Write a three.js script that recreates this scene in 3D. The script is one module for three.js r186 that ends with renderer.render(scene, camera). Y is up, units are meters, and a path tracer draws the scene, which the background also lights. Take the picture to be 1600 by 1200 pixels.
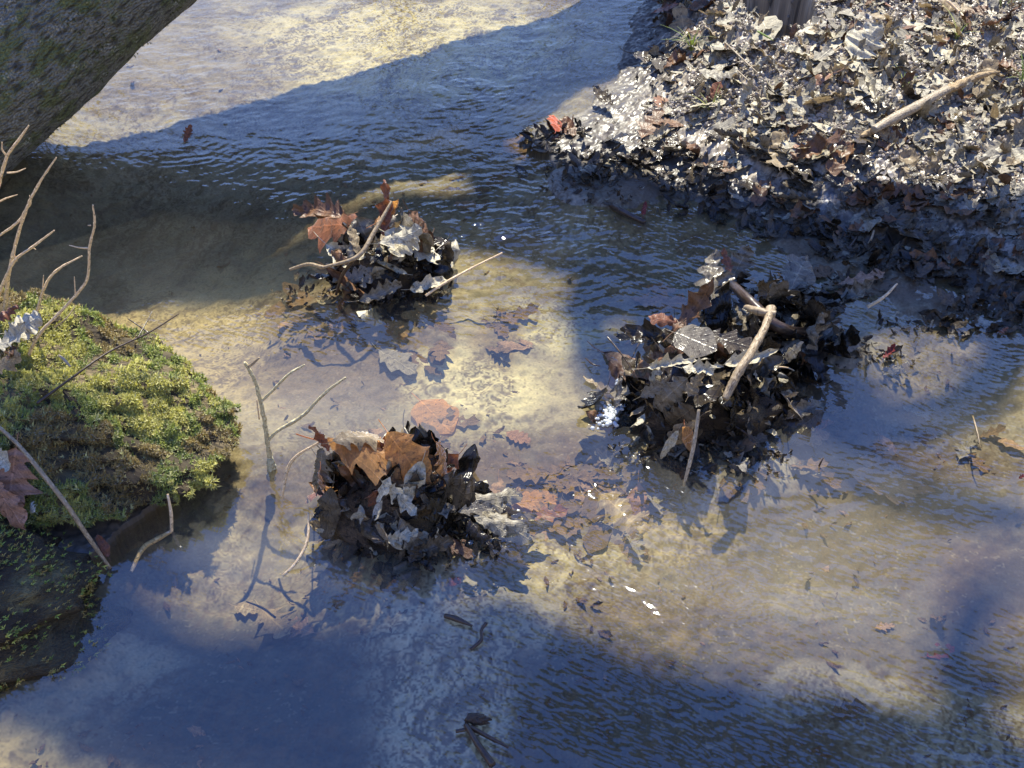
import * as THREE from 'three';
import { mergeGeometries } from 'three/addons/utils/BufferGeometryUtils.js';

// ---------------------------------------------------------------- camera, sky, sun, exposure
const W = 1024, H = 768;
const scene = new THREE.Scene();
const camera = new THREE.PerspectiveCamera(34, W / H, 0.05, 400);
camera.position.set(0, 1.6, 0);
camera.rotation.set(-40 * Math.PI / 180, 0, 0);
scene.add(camera);

const SUN_EL = 55, SUN_AZ = 5;                                   // degrees; azimuth to the right of straight ahead
const rad = Math.PI / 180;
const SUN = new THREE.Vector3(Math.cos(SUN_EL * rad) * Math.sin(SUN_AZ * rad), Math.sin(SUN_EL * rad), -Math.cos(SUN_EL * rad) * Math.cos(SUN_AZ * rad));
const sun = new THREE.DirectionalLight(new THREE.Color(1.0, 0.955, 0.81), 5.0);
sun.castShadow = true;
sun.shadow.radius = 1;
sun.shadow.mapSize.set(4096, 4096);
Object.assign(sun.shadow.camera, { left: -6, right: 6, top: 6, bottom: -6, near: 1, far: 70 });
scene.add(sun, sun.target);
sun.target.position.set(0, 0, -2.4);
sun.position.copy(SUN).multiplyScalar(30).add(sun.target.position);

{ // clear deep blue winter sky: zenith to horizon, the same all the way round
  const w = 64, h = 128, d = new Float32Array(w * h * 4);
  for (let j = 0; j < h; j++) {
    const el = ((j + 0.5) / h - 0.5) * 180, t = Math.max(0, Math.sin(el * rad));
    const k = Math.pow(1 - t, 1.35);
    const c = el > 0 ? [0.05 + 0.42 * k, 0.14 + 0.58 * k, 0.58 + 0.70 * k] : [0.10, 0.085, 0.06];
    for (let i = 0; i < w; i++) d.set([c[0], c[1], c[2], 1], (j * w + i) * 4);
  }
  const sky = new THREE.DataTexture(d, w, h, THREE.RGBAFormat, THREE.FloatType);
  sky.mapping = THREE.EquirectangularReflectionMapping;
  sky.magFilter = sky.minFilter = THREE.LinearFilter;
  sky.needsUpdate = true;
  scene.background = sky;
  scene.environment = sky;
}

const renderer = new THREE.WebGLRenderer({ antialias: true });
renderer.setSize(W, H);
renderer.toneMapping = THREE.LinearToneMapping;
renderer.toneMappingExposure = 1.8;
renderer.shadowMap.enabled = true;

// ---------------------------------------------------------------- numbers: random, noise, pixels to points
function rng(seed) { let a = seed >>> 0; return () => { a = (a + 0x6D2B79F5) | 0; let t = Math.imul(a ^ (a >>> 15), 1 | a); t = (t + Math.imul(t ^ (t >>> 7), 61 | t)) ^ t; return ((t ^ (t >>> 14)) >>> 0) / 4294967296; }; }
const PERM = new Uint8Array(1024);
{ const r = rng(77), p = [...Array(256).keys()]; for (let i = 255; i > 0; i--) { const j = Math.floor(r() * (i + 1)); [p[i], p[j]] = [p[j], p[i]]; } for (let i = 0; i < 1024; i++) PERM[i] = p[i & 255]; }
const fade = t => t * t * t * (t * (t * 6 - 15) + 10), lerp = (a, b, t) => a + (b - a) * t;
const clamp = (x, a = 0, b = 1) => x < a ? a : x > b ? b : x;
const smooth = (a, b, x) => { const t = clamp((x - a) / (b - a)); return t * t * (3 - 2 * t); };
const GX = new Float32Array(256), GY = new Float32Array(256);
for (let i = 0; i < 256; i++) { GX[i] = Math.cos(i / 256 * Math.PI * 2) * 1.4; GY[i] = Math.sin(i / 256 * Math.PI * 2) * 1.4; }
function n2(x, y, per = 256) {                                     // gradient noise, -1..1, repeats every `per`
  const fx = Math.floor(x), fy = Math.floor(y), u = x - fx, v = y - fy;
  const x0 = ((fx % per) + per) % per, x1 = (x0 + 1) % per, y0 = ((fy % per) + per) % per, y1 = (y0 + 1) % per;
  const a = PERM[PERM[x0 & 255] + (y0 & 255)], b = PERM[PERM[x1 & 255] + (y0 & 255)], c = PERM[PERM[x0 & 255] + (y1 & 255)], e = PERM[PERM[x1 & 255] + (y1 & 255)];
  const fu = fade(u), fv = fade(v);
  return lerp(lerp(GX[a] * u + GY[a] * v, GX[b] * (u - 1) + GY[b] * v, fu), lerp(GX[c] * u + GY[c] * (v - 1), GX[e] * (u - 1) + GY[e] * (v - 1), fu), fv);
}
function fbm(x, y, o = 4, per = 256) { let s = 0, a = 0.5, f = 1; for (let i = 0; i < o; i++) { s += a * n2(x * f + i * 17.3 * (per === 256), y * f, per * f > 256 ? 256 : per * f); a *= 0.5; f *= 2; } return s; }
const n3 = (x, y, z) => (n2(x + 31.7 * Math.floor(z), y) * (1 - fade(z - Math.floor(z))) + n2(x + 31.7 * (Math.floor(z) + 1), y) * fade(z - Math.floor(z)));
function n3s(x, y, z) { return (n2(x + z * 0.7, y - z * 0.4) + n2(y + 50 + x * 0.3, z - 20) + n2(z + 90, x - 40 + y * 0.3)) / 1.7; }

const CT = Math.cos(40 * rad), ST = Math.sin(40 * rad), TF = Math.tan(17 * rad);
function ray(px, py) { const a = (px - 800) / 800 * TF * 4 / 3, b = (600 - py) / 600 * TF; return [a, -ST + CT * b, -CT - ST * b]; }
function at(px, py, y = 0) { const d = ray(px, py), t = (y - 1.6) / d[1]; return new THREE.Vector3(d[0] * t, y, d[2] * t); }
function atZ(px, py, z) { const d = ray(px, py), t = z / d[2]; return new THREE.Vector3(d[0] * t, 1.6 + d[1] * t, z); }
const xz = (px, py) => { const p = at(px, py); return [p.x, p.z]; };

// ---------------------------------------------------------------- naming
const taken = {};
function numbered(n) { const k = taken[n] = (taken[n] ?? -1) + 1; return k ? `${n}_${String(k).padStart(3, '0')}` : n; }
function tag(o, label, category, group, kind) {
  if (label) o.userData.label = label;
  if (category) o.userData.category = category;
  if (group) o.userData.group = group;
  if (kind) o.userData.kind = kind;
  return o;
}
function shade(o) { o.castShadow = o.receiveShadow = true; return o; }
function mesh(name, geometry, material, parent = scene) {
  const m = shade(new THREE.Mesh(geometry, material));
  m.name = parent === scene ? numbered(name) : name;
  parent.add(m);
  return m;
}
function thing(name, label, category, p, group) {
  const o = new THREE.Group(); o.name = numbered(name); if (p) o.position.copy(p); scene.add(o);
  return tag(o, label, category, group);
}

// ---------------------------------------------------------------- textures
function tex(w, h, f, srgb = false) {
  const d = new Uint8Array(w * h * 4), c = [0, 0, 0, 1];
  for (let j = 0; j < h; j++) for (let i = 0; i < w; i++) {
    f((i + 0.5) / w, (j + 0.5) / h, c);
    const k = (j * w + i) * 4;
    for (let q = 0; q < 3; q++) { let v = clamp(c[q]); if (srgb) v = v <= 0.0031308 ? v * 12.92 : 1.055 * Math.pow(v, 1 / 2.4) - 0.055; d[k + q] = v * 255 + 0.5; }
    d[k + 3] = 255;
  }
  const t = new THREE.DataTexture(d, w, h);
  t.wrapS = t.wrapT = THREE.RepeatWrapping;
  t.magFilter = THREE.LinearFilter; t.minFilter = THREE.LinearMipmapLinearFilter; t.generateMipmaps = true;
  if (srgb) t.colorSpace = THREE.SRGBColorSpace;
  t.needsUpdate = true;
  return t;
}
const grey = f => (u, v, c) => { c[0] = c[1] = c[2] = f(u, v); };

// ---------------------------------------------------------------- shorelines, terrain
const RIGHT = [[0.2, -40], [0.9, -12], [0.72, -5.2], xz(1010, -30), xz(985, 60), xz(962, 125), xz(905, 182), xz(835, 226), xz(878, 262), xz(985, 240), xz(1052, 292), xz(1140, 335), xz(1270, 372), xz(1390, 398), xz(1490, 445), xz(1630, 520), [1.6, -1.75], [2.6, -0.4], [4, 5], [6, 40], [60, 40], [60, -40]];
const LEFT = [[-60, -40], [-6, -40], [-3.6, -12], [-2.5, -5.5], [-1.7, -3.6], xz(30, 236), xz(-90, 300), xz(-120, 420), xz(20, 500), xz(160, 590), xz(300, 665), xz(335, 710), xz(255, 800), xz(140, 872), xz(20, 960), xz(-60, 1020), [-1.3, -0.7], [-2.2, 2], [-4, 40], [-60, 40]];
function signed(poly, x, z) {
  let best = 1e9, inside = false;
  for (let i = 0, j = poly.length - 1; i < poly.length; j = i++) {
    const [x1, z1] = poly[i], [x2, z2] = poly[j];
    if ((z1 > z) !== (z2 > z) && x < (x2 - x1) * (z - z1) / (z2 - z1) + x1) inside = !inside;
    const dx = x2 - x1, dz = z2 - z1, t = clamp(((x - x1) * dx + (z - z1) * dz) / (dx * dx + dz * dz));
    const ex = x - x1 - t * dx, ez = z - z1 - t * dz, q = ex * ex + ez * ez;
    if (q < best) best = q;
  }
  return Math.sqrt(best) * (inside ? 1 : -1);
}
// low bars of silt and sand that the debris has caught on: pixel of the centre, radius in metres, height
const BARS = [[600, 440, 0.20, 0.030], [625, 850, 0.16, 0.030], [1100, 620, 0.26, 0.028], [1160, 725, 0.13, 0.030], [1320, 555, 0.12, 0.034], [1290, 450, 0.22, 0.020], [930, 300, 0.16, 0.035], [1430, 520, 0.15, 0.018], [740, 960, 0.13, 0.012], [760, 480, 0.2, 0.012], [450, 460, 0.1, 0.014]].map(([a, b, r, h]) => [...xz(a, b), r, h]);
const PIT = at(1212, 30, 0.09);
const inPit = p => Math.hypot((p.x - PIT.x) / 0.10, (p.z - PIT.z) / 0.22) < 1;
const POOLS = [[150, 330, 0.55, 0.10], [330, 420, 0.4, 0.05], [760, 210, 0.25, 0.07], [300, 850, 0.25, 0.06]].map(([a, b, r, h]) => [...xz(a, b), r, h]);
function shores(x, z) {
  const wx = x + 0.035 * n2(x * 7, z * 7) + 0.014 * n2(x * 23 + 9, z * 23), wz = z + 0.035 * n2(x * 7 + 40, z * 7) + 0.014 * n2(x * 23 + 70, z * 23);
  return [signed(RIGHT, wx, wz), signed(LEFT, wx, wz)];
}
function ground(x, z) { return z < 1 ? stream(x, z) : Math.max(stream(x, z), Math.min(14, 0.55 * (z - 1.2)) + 0.15 * n2(x * 0.7, z * 0.7)); }   // added unseen slope behind the viewer: cuts blue sky fill, bounces warm light
function stream(x, z) {
  const near = x * x + (z + 2.5) * (z + 2.5) < 40;
  const [r, l] = near ? shores(x, z) : [signed(RIGHT, x, z), signed(LEFT, x, z)];
  const s = Math.max(r, l);
  const rough = near ? n2(x * 9, z * 9) * 0.4 + n2(x * 21, z * 21) * 0.3 + n2(x * 55, z * 55) * 0.22 : 0;
  if (s > 0) {                                                     // land
    let h = r > l ? 0.003 + 0.022 * smooth(0, 0.3, r) + 0.05 * r * (r < 3 ? 1 : 3 / r) : 0.01 + 0.16 * Math.min(l, 2) ;
    h += 0.5 * smooth(3, 20, s) + 0.03 * smooth(8, 30, s) * s;
    h += 0.62 * Math.max(0, Math.abs(x) - 3.2 - 0.12 * Math.max(0, -z)) * smooth(-9, -3, z);      // unseen side slopes, added to block low sky and warm the fill
    let k = smooth(0, 0.2, s);
    h += rough * (0.009 + 0.018 * k) + (near ? 0.010 * k * Math.abs(n2(x * 110, z * 110)) + 0.004 * n2(x * 240, z * 240) : 0.1 * fbm(x * 0.4, z * 0.4));
    const dx = (x - PIT.x) / (0.085 + 0.12 * Math.max(0, PIT.z - z)), dz = (z - PIT.z) / 0.2, d = Math.sqrt(dx * dx + dz * dz) + 0.25 * n2(x * 30, z * 30);
    h += 0.10 * Math.exp(-d * d * 0.10) * smooth(0, 0.35, s);
    h -= 0.42 * (1 - smooth(0.8, 1.08, d)) * smooth(0.1, 0.3, s);
    return h;
  }
  const d = -s;                                                    // under water
  let h = -0.006 - 0.055 * smooth(0, 0.30, d) - 0.02 * smooth(0.3, 0.9, d);
  if (near) {
    for (const [bx, bz, br, bh] of BARS) { const q = ((x - bx) ** 2 + (z - bz) ** 2) / (br * br); if (q < 4) h += bh * 1.7 * Math.exp(-q * 1.4); }
    for (const [bx, bz, br, bh] of POOLS) { const q = ((x - bx) ** 2 + (z - bz) ** 2) / (br * br); if (q < 4) h -= bh * Math.exp(-q * 1.4); }
    h += rough * 0.014 + 0.0024 * n2(x * 38 + z * 20, z * 38 - x * 9) + 0.0012 * n2(x * 120, z * 120);
    h = Math.min(h, 0.012 + 0.01 * rough);
  }
  return h;
}
// a sheet that is fine near the camera's view and coarse out to the horizon
function axis(n, lo, hi, fine0, fine1, fineShare) {
  const out = [], nf = Math.round(n * fineShare), nl = Math.round((n - nf) * 0.5), nr = n - nf - nl;
  const step = (fine1 - fine0) / nf;
  const side = (len, m) => { let k = 1.0001, best = []; let a = 1, b = 3; for (let it = 0; it < 60; it++) { k = (a + b) / 2; let s = 0, t = step; for (let i = 0; i < m; i++) { t *= k; s += t; } if (s > len) b = k; else a = k; } let s = 0, t = step; for (let i = 0; i < m; i++) { t *= k; s += t; best.push(s); } return best; };
  for (const d of side(fine0 - lo, nl).reverse()) out.push(fine0 - d);
  for (let i = 0; i <= nf; i++) out.push(fine0 + i * step);
  for (const d of side(hi - fine1, nr)) out.push(fine1 + d);
  return out;
}
function sheet(xs, zs, height, uvOf) {
  const nx = xs.length, nz = zs.length, p = new Float32Array(nx * nz * 3), uv = new Float32Array(nx * nz * 2), idx = new Uint32Array((nx - 1) * (nz - 1) * 6);
  let k = 0, q = 0;
  for (let j = 0; j < nz; j++) for (let i = 0; i < nx; i++) { p[k * 3] = xs[i]; p[k * 3 + 1] = height(xs[i], zs[j]); p[k * 3 + 2] = zs[j]; const t = uvOf(xs[i], zs[j]); uv[k * 2] = t[0]; uv[k * 2 + 1] = t[1]; k++; }
  for (let j = 0; j < nz - 1; j++) for (let i = 0; i < nx - 1; i++) { const a = j * nx + i, b = a + 1, c = a + nx, d = c + 1; idx[q++] = a; idx[q++] = c; idx[q++] = b; idx[q++] = b; idx[q++] = c; idx[q++] = d; }
  const g = new THREE.BufferGeometry();
  g.setAttribute('position', new THREE.BufferAttribute(p, 3)); g.setAttribute('uv', new THREE.BufferAttribute(uv, 2)); g.setIndex(new THREE.BufferAttribute(idx, 1));
  g.computeVertexNormals();
  return g;
}
// colours of the bed: pixel of the centre, radii in metres, what lies there
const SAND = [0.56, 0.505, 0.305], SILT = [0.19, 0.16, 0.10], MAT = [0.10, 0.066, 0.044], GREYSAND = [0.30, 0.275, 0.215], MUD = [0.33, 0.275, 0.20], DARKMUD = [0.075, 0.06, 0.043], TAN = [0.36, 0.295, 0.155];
const PATCHES = [
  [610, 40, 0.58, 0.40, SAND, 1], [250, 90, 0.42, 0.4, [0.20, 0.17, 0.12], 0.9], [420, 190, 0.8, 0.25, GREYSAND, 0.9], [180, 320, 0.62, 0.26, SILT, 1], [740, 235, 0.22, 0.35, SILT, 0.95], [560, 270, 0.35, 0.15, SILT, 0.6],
  [320, 440, 0.28, 0.30, TAN, 0.95], [250, 560, 0.35, 0.16, TAN, 0.9], [560, 530, 0.27, 0.2, [0.13, 0.095, 0.06], 0.95], [470, 430, 0.11, 0.12, MAT, 0.8], [740, 575, 0.15, 0.14, SAND, 0.9], [850, 470, 0.16, 0.10, SAND, 0.9], [780, 490, 0.06, 0.12, [0.16, 0.11, 0.04], 0.8], [600, 640, 0.25, 0.09, SILT, 0.7],
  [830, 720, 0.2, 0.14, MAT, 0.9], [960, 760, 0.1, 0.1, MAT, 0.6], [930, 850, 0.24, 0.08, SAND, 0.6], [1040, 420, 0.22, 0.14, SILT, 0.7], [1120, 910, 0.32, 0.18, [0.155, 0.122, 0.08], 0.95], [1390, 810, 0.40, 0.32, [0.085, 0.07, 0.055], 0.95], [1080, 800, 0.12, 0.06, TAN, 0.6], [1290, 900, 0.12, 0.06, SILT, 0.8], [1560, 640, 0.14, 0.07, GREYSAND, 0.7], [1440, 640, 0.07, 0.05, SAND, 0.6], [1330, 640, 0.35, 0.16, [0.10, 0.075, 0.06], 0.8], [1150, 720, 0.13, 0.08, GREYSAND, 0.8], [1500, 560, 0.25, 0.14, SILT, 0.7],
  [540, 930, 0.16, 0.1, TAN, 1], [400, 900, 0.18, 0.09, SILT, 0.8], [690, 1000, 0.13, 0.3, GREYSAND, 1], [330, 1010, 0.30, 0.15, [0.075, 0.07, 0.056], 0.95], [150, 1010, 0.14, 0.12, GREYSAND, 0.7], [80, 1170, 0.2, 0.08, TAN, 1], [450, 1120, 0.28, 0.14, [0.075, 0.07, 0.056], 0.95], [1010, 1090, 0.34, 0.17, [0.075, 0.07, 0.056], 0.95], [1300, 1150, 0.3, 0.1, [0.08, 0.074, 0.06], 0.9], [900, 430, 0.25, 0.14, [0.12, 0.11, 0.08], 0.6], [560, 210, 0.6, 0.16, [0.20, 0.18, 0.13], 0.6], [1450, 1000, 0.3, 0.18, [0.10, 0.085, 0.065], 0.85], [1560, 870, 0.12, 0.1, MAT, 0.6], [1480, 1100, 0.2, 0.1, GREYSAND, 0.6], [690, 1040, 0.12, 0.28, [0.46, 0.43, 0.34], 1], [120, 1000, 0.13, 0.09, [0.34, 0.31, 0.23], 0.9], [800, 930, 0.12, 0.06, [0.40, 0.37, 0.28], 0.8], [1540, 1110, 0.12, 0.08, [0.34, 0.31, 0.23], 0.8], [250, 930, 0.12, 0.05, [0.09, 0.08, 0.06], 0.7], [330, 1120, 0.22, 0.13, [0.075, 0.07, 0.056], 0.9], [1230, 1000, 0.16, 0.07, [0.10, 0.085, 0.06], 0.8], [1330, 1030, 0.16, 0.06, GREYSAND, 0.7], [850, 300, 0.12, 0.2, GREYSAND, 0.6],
].map(([a, b, rx, rz, c, k]) => [...xz(a, b), rx, rz, c, k]);
const REG = { x0: -2.4, x1: 2.4, z0: -5.2, z1: -0.6 };
const mixTo = (c, b, k) => { c[0] += (b[0] - c[0]) * k; c[1] += (b[1] - c[1]) * k; c[2] += (b[2] - c[2]) * k; };
const TS = 1536, bedShore = new Float32Array(TS * TS * 2);
for (let j = 0; j < TS; j += 2) for (let i = 0; i < TS; i += 2) {
  const [r, l] = shores(lerp(REG.x0, REG.x1, (i + 0.5) / TS), lerp(REG.z0, REG.z1, (j + 0.5) / TS));
  for (const k of [j * TS + i, j * TS + i + 1, j * TS + TS + i, j * TS + TS + i + 1]) { bedShore[k * 2] = r; bedShore[k * 2 + 1] = l; }
}
const bedAt = (u, v) => { const k = Math.min(TS - 1, Math.floor(v * TS)) * TS + Math.min(TS - 1, Math.floor(u * TS)); return [bedShore[k * 2], bedShore[k * 2 + 1]]; };
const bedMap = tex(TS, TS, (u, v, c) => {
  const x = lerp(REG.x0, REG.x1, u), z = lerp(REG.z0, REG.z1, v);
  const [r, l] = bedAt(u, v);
  const a = n2(x * 5, z * 5), b = n2(x * 13 + 5, z * 13), e = n2(x * 34 + z * 14, z * 30 - x * 11), f = n2(x * 95, z * 95), g = n2(x * 260, z * 260);
  c[0] = 0.16; c[1] = 0.132; c[2] = 0.083;
  mixTo(c, [0.34, 0.30, 0.20], 0.6 * smooth(0.0, 0.5, -a + 0.6 * b + 0.3 * e));
  mixTo(c, MAT, 0.55 * smooth(0.1, 0.5, a + 0.5 * b));
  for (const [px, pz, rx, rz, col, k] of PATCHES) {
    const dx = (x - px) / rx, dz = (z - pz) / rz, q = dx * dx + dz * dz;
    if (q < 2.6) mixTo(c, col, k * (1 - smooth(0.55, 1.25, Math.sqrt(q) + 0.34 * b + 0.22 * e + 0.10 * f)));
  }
  // streaks and flecks of dark organic matter lying on the sand, grain by grain
  const st = n2(x * 30 + z * 18 + a * 2, z * 9 - x * 5) + 0.6 * n2(x * 75 + z * 30, z * 40 - x * 20);
  mixTo(c, [0.10, 0.07, 0.04], 0.6 * smooth(0.25, 0.75, st + 0.35 * a));
  const net = Math.min(Math.abs(n2(x * 17 + 1.5 * b, z * 15 + 1.5 * e)), Math.abs(n2(x * 31 + b + 60, z * 24 + 2 * e)) * 1.3);
  mixTo(c, [0.09, 0.062, 0.034], 0.85 * smooth(0.14, 0.03, net + 0.06 * g) * smooth(-0.35, 0.1, a + 0.6 * b + 0.2 * f));   // drifts of rotted leaf and rootlets
  mixTo(c, [0.10, 0.08, 0.055], 0.6 * smooth(0.2, 0.6, 0.7 * b + 0.6 * e + 0.35 * f));
  mixTo(c, [0.07, 0.05, 0.03], 0.6 * smooth(0.38, 0.6, f + 0.4 * g));
  mixTo(c, [0.42, 0.37, 0.26], 0.3 * smooth(0.40, 0.62, -f + 0.5 * g) * smooth(0.1, -0.3, b));
  const m = 1 + 0.2 * e + 0.24 * f + 0.34 * g;
  const s = Math.max(r, l);
  if (s > -0.05) {
    const mud = [...MUD]; mixTo(mud, DARKMUD, Math.max(smooth(-0.1, 0.5, b + 0.7 * f), 0.9 * (1 - smooth(0.08, 0.16, s + 0.05 * b + 0.03 * f)))); mixTo(mud, [0.48, 0.42, 0.32], 0.7 * smooth(0.1, 0.6, e + 0.6 * g) * smooth(0.05, 0.2, s));
    mixTo(c, mud, smooth(-0.05, 0.02, s + 0.03 * b + 0.015 * f));
  }
  c[0] *= m; c[1] *= m; c[2] *= m;
}, true);
const bedRough = tex(1024, 1024, grey((u, v) => { const [r, l] = bedAt(u, v); const x = u * 4.8, z = v * 4.6; const s = Math.max(r, l); return lerp(0.85, 0.40 + 0.22 * n2(x * 30, z * 30) + 0.12 * n2(x * 130, z * 130), smooth(-0.03, 0.03, s)); }));
const grain = tex(512, 512, grey((u, v) => 0.5 + 0.45 * fbm(u * 24, v * 24, 4, 24)));
for (const t of [bedMap, bedRough]) { t.wrapS = t.wrapT = THREE.MirroredRepeatWrapping; }
grain.repeat.set(9, 9);
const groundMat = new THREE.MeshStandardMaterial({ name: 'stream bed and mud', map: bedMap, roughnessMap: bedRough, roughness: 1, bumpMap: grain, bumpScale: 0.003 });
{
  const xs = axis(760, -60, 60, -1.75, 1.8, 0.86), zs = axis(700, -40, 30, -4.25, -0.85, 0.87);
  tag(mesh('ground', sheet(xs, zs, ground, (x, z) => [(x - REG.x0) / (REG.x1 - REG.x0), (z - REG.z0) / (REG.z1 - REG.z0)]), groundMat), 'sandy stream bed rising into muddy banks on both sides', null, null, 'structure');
}

// ---------------------------------------------------------------- water
const RIF = [[300, 170, 0.26, 1.0], [200, 130, 0.4, 0.8], [420, 290, 0.2, 0.5], [800, 340, 0.24, 1.2], [900, 380, 0.2, 1.1], [760, 130, 0.22, 1.5], [930, 740, 0.12, 1.1], [970, 800, 0.10, 0.9], [400, 730, 0.1, 2.0], [720, 420, 0.12, 1.4], [1020, 700, 0.1, 1.6], [1150, 930, 0.05, 0.6], [960, 500, 0.18, 1.0], [600, 230, 0.4, 0.9], [1350, 560, 0.1, 1.2]].map(([a, b, r, k]) => [...xz(a, b), r, k]);
const RINGS = [[292, 212, 0.026, 0.30, 0.0005], [420, 262, 0.024, 0.2, 0.0004], [490, 345, 0.024, 0.2, 0.0005], [700, 360, 0.024, 0.2, 0.0006], [770, 330, 0.026, 0.16, 0.0007], [410, 690, 0.015, 0.14, 0.0006], [950, 600, 0.018, 0.16, 0.0006], [720, 130, 0.02, 0.3, 0.0006], [1150, 935, 0.016, 0.10, 0.0005]].map(([a, b, w, r, k]) => [...xz(a, b), w, r, k]);
function wave(x, z) {
  let k = 0.36 + 0.25 * n2(x * 2.2, z * 2.2) + 0.45 * smooth(-2.9, -3.4, z) - 0.2 * smooth(-2.3, -1.9, z);
  for (const [rx, rz, rr, a] of RIF) { const q = ((x - rx) ** 2 + (z - rz) ** 2) / (rr * rr); if (q < 5) k += a * Math.exp(-q * 1.6); }
  const wx = x + 0.03 * n2(x * 6, z * 6), wz = z + 0.03 * n2(x * 6 + 30, z * 6);
  const f = x * 0.45 + z * 0.9, p = z * 0.45 - x * 0.9;            // along and across the current
  let h = 0.0012 * n2(wx * 9, wz * 15) + 0.0007 * n2(wx * 26 + wz * 8, wz * 42) + 0.00033 * n2(wx * 70 + wz * 25, wz * 95) + 0.0005 * n2(f * 9 + 0.8 * n2(x * 5, z * 5), p * 42 + 1.6 * n2(x * 4 + 20, z * 4)) + 0.00022 * n2(f * 22, p * 110 + 2 * n2(x * 7, z * 7));
  h *= k;
  for (const [rx, rz, w, r, a] of RINGS) { const d = Math.hypot(x - rx, (z - rz)); if (d < r * 2.2) { const bow = 0.5 + 0.5 * n2(Math.atan2(z - rz, x - rx) * 1.6 + rx * 9, rz); h += a * bow * Math.exp(-d * d / (r * r)) * Math.sin((d + 0.01 * n2(x * 20, z * 20)) / w * 6.283); } }
  return h;
}
const rb2 = tex(1024, 1024, grey((u, v) => { const w = 0.8 * n2(u * 8, v * 8, 8); return 0.5 + 0.36 * (n2(u * 26 + w, v * 52 + w, 26) * 0.5 + n2(u * 52 + w, v * 104 - w, 52) * 0.4 + n2(u * 14 - w, v * 28 + w, 14) * 0.5) * (0.7 + 0.6 * n2(u * 5, v * 5, 5)); }));
rb2.repeat.set(5, 5); rb2.rotation = 0.55;
// silt carried in the water: how much of it is clear, thinner and thicker in drifts
const MURK = [[1230, 890, 0.36, 0.18, 0.06], [330, 500, 0.16, 0.10, 0.03], [1420, 720, 0.3, 0.2, 0.03], [450, 900, 0.3, 0.12, 0.06], [560, 640, 0.3, 0.1, 0.05]].map(([a, b, rx, rz, k]) => [...xz(a, b), rx, rz, k]);
const WREG = { x0: -2, x1: 2, z0: -4.6, z1: -0.6 };
const silt = tex(512, 512, grey((u, v) => {
  const x = lerp(WREG.x0, WREG.x1, u), z = lerp(WREG.z0, WREG.z1, v), a = n2(x * 5 + z * 2, z * 3), b = n2(x * 16 + z * 8, z * 9);
  let m = 0.012;
  for (const [px, pz, rx, rz, k] of MURK) { const q = ((x - px) / rx) ** 2 + ((z - pz) / rz) ** 2; if (q < 5) m += k * Math.exp(-q * 1.1); }
  return 1 - m * (1 + 0.45 * a + 0.3 * b);
}));
silt.wrapS = silt.wrapT = THREE.MirroredRepeatWrapping;
const waterMat = new THREE.MeshPhysicalMaterial({ name: 'stream water', color: new THREE.Color().setRGB(0.90, 0.86, 0.71), roughness: 0.03, metalness: 0, transmission: 1, transmissionMap: silt, thickness: 0, ior: 1.8, bumpMap: rb2, bumpScale: 0.0014 });
{
  const xs = axis(640, -9, 9, -1.6, 1.7, 0.93), zs = axis(720, -38, 20, -4.2, -0.95, 0.93);
  tag(mesh('stream_water', sheet(xs, zs, wave, (x, z) => [(x - WREG.x0) / 4, (z - WREG.z0) / 4]), waterMat), 'shallow clear stream water with ripples running towards the viewer', null, null, 'structure');
}

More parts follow.
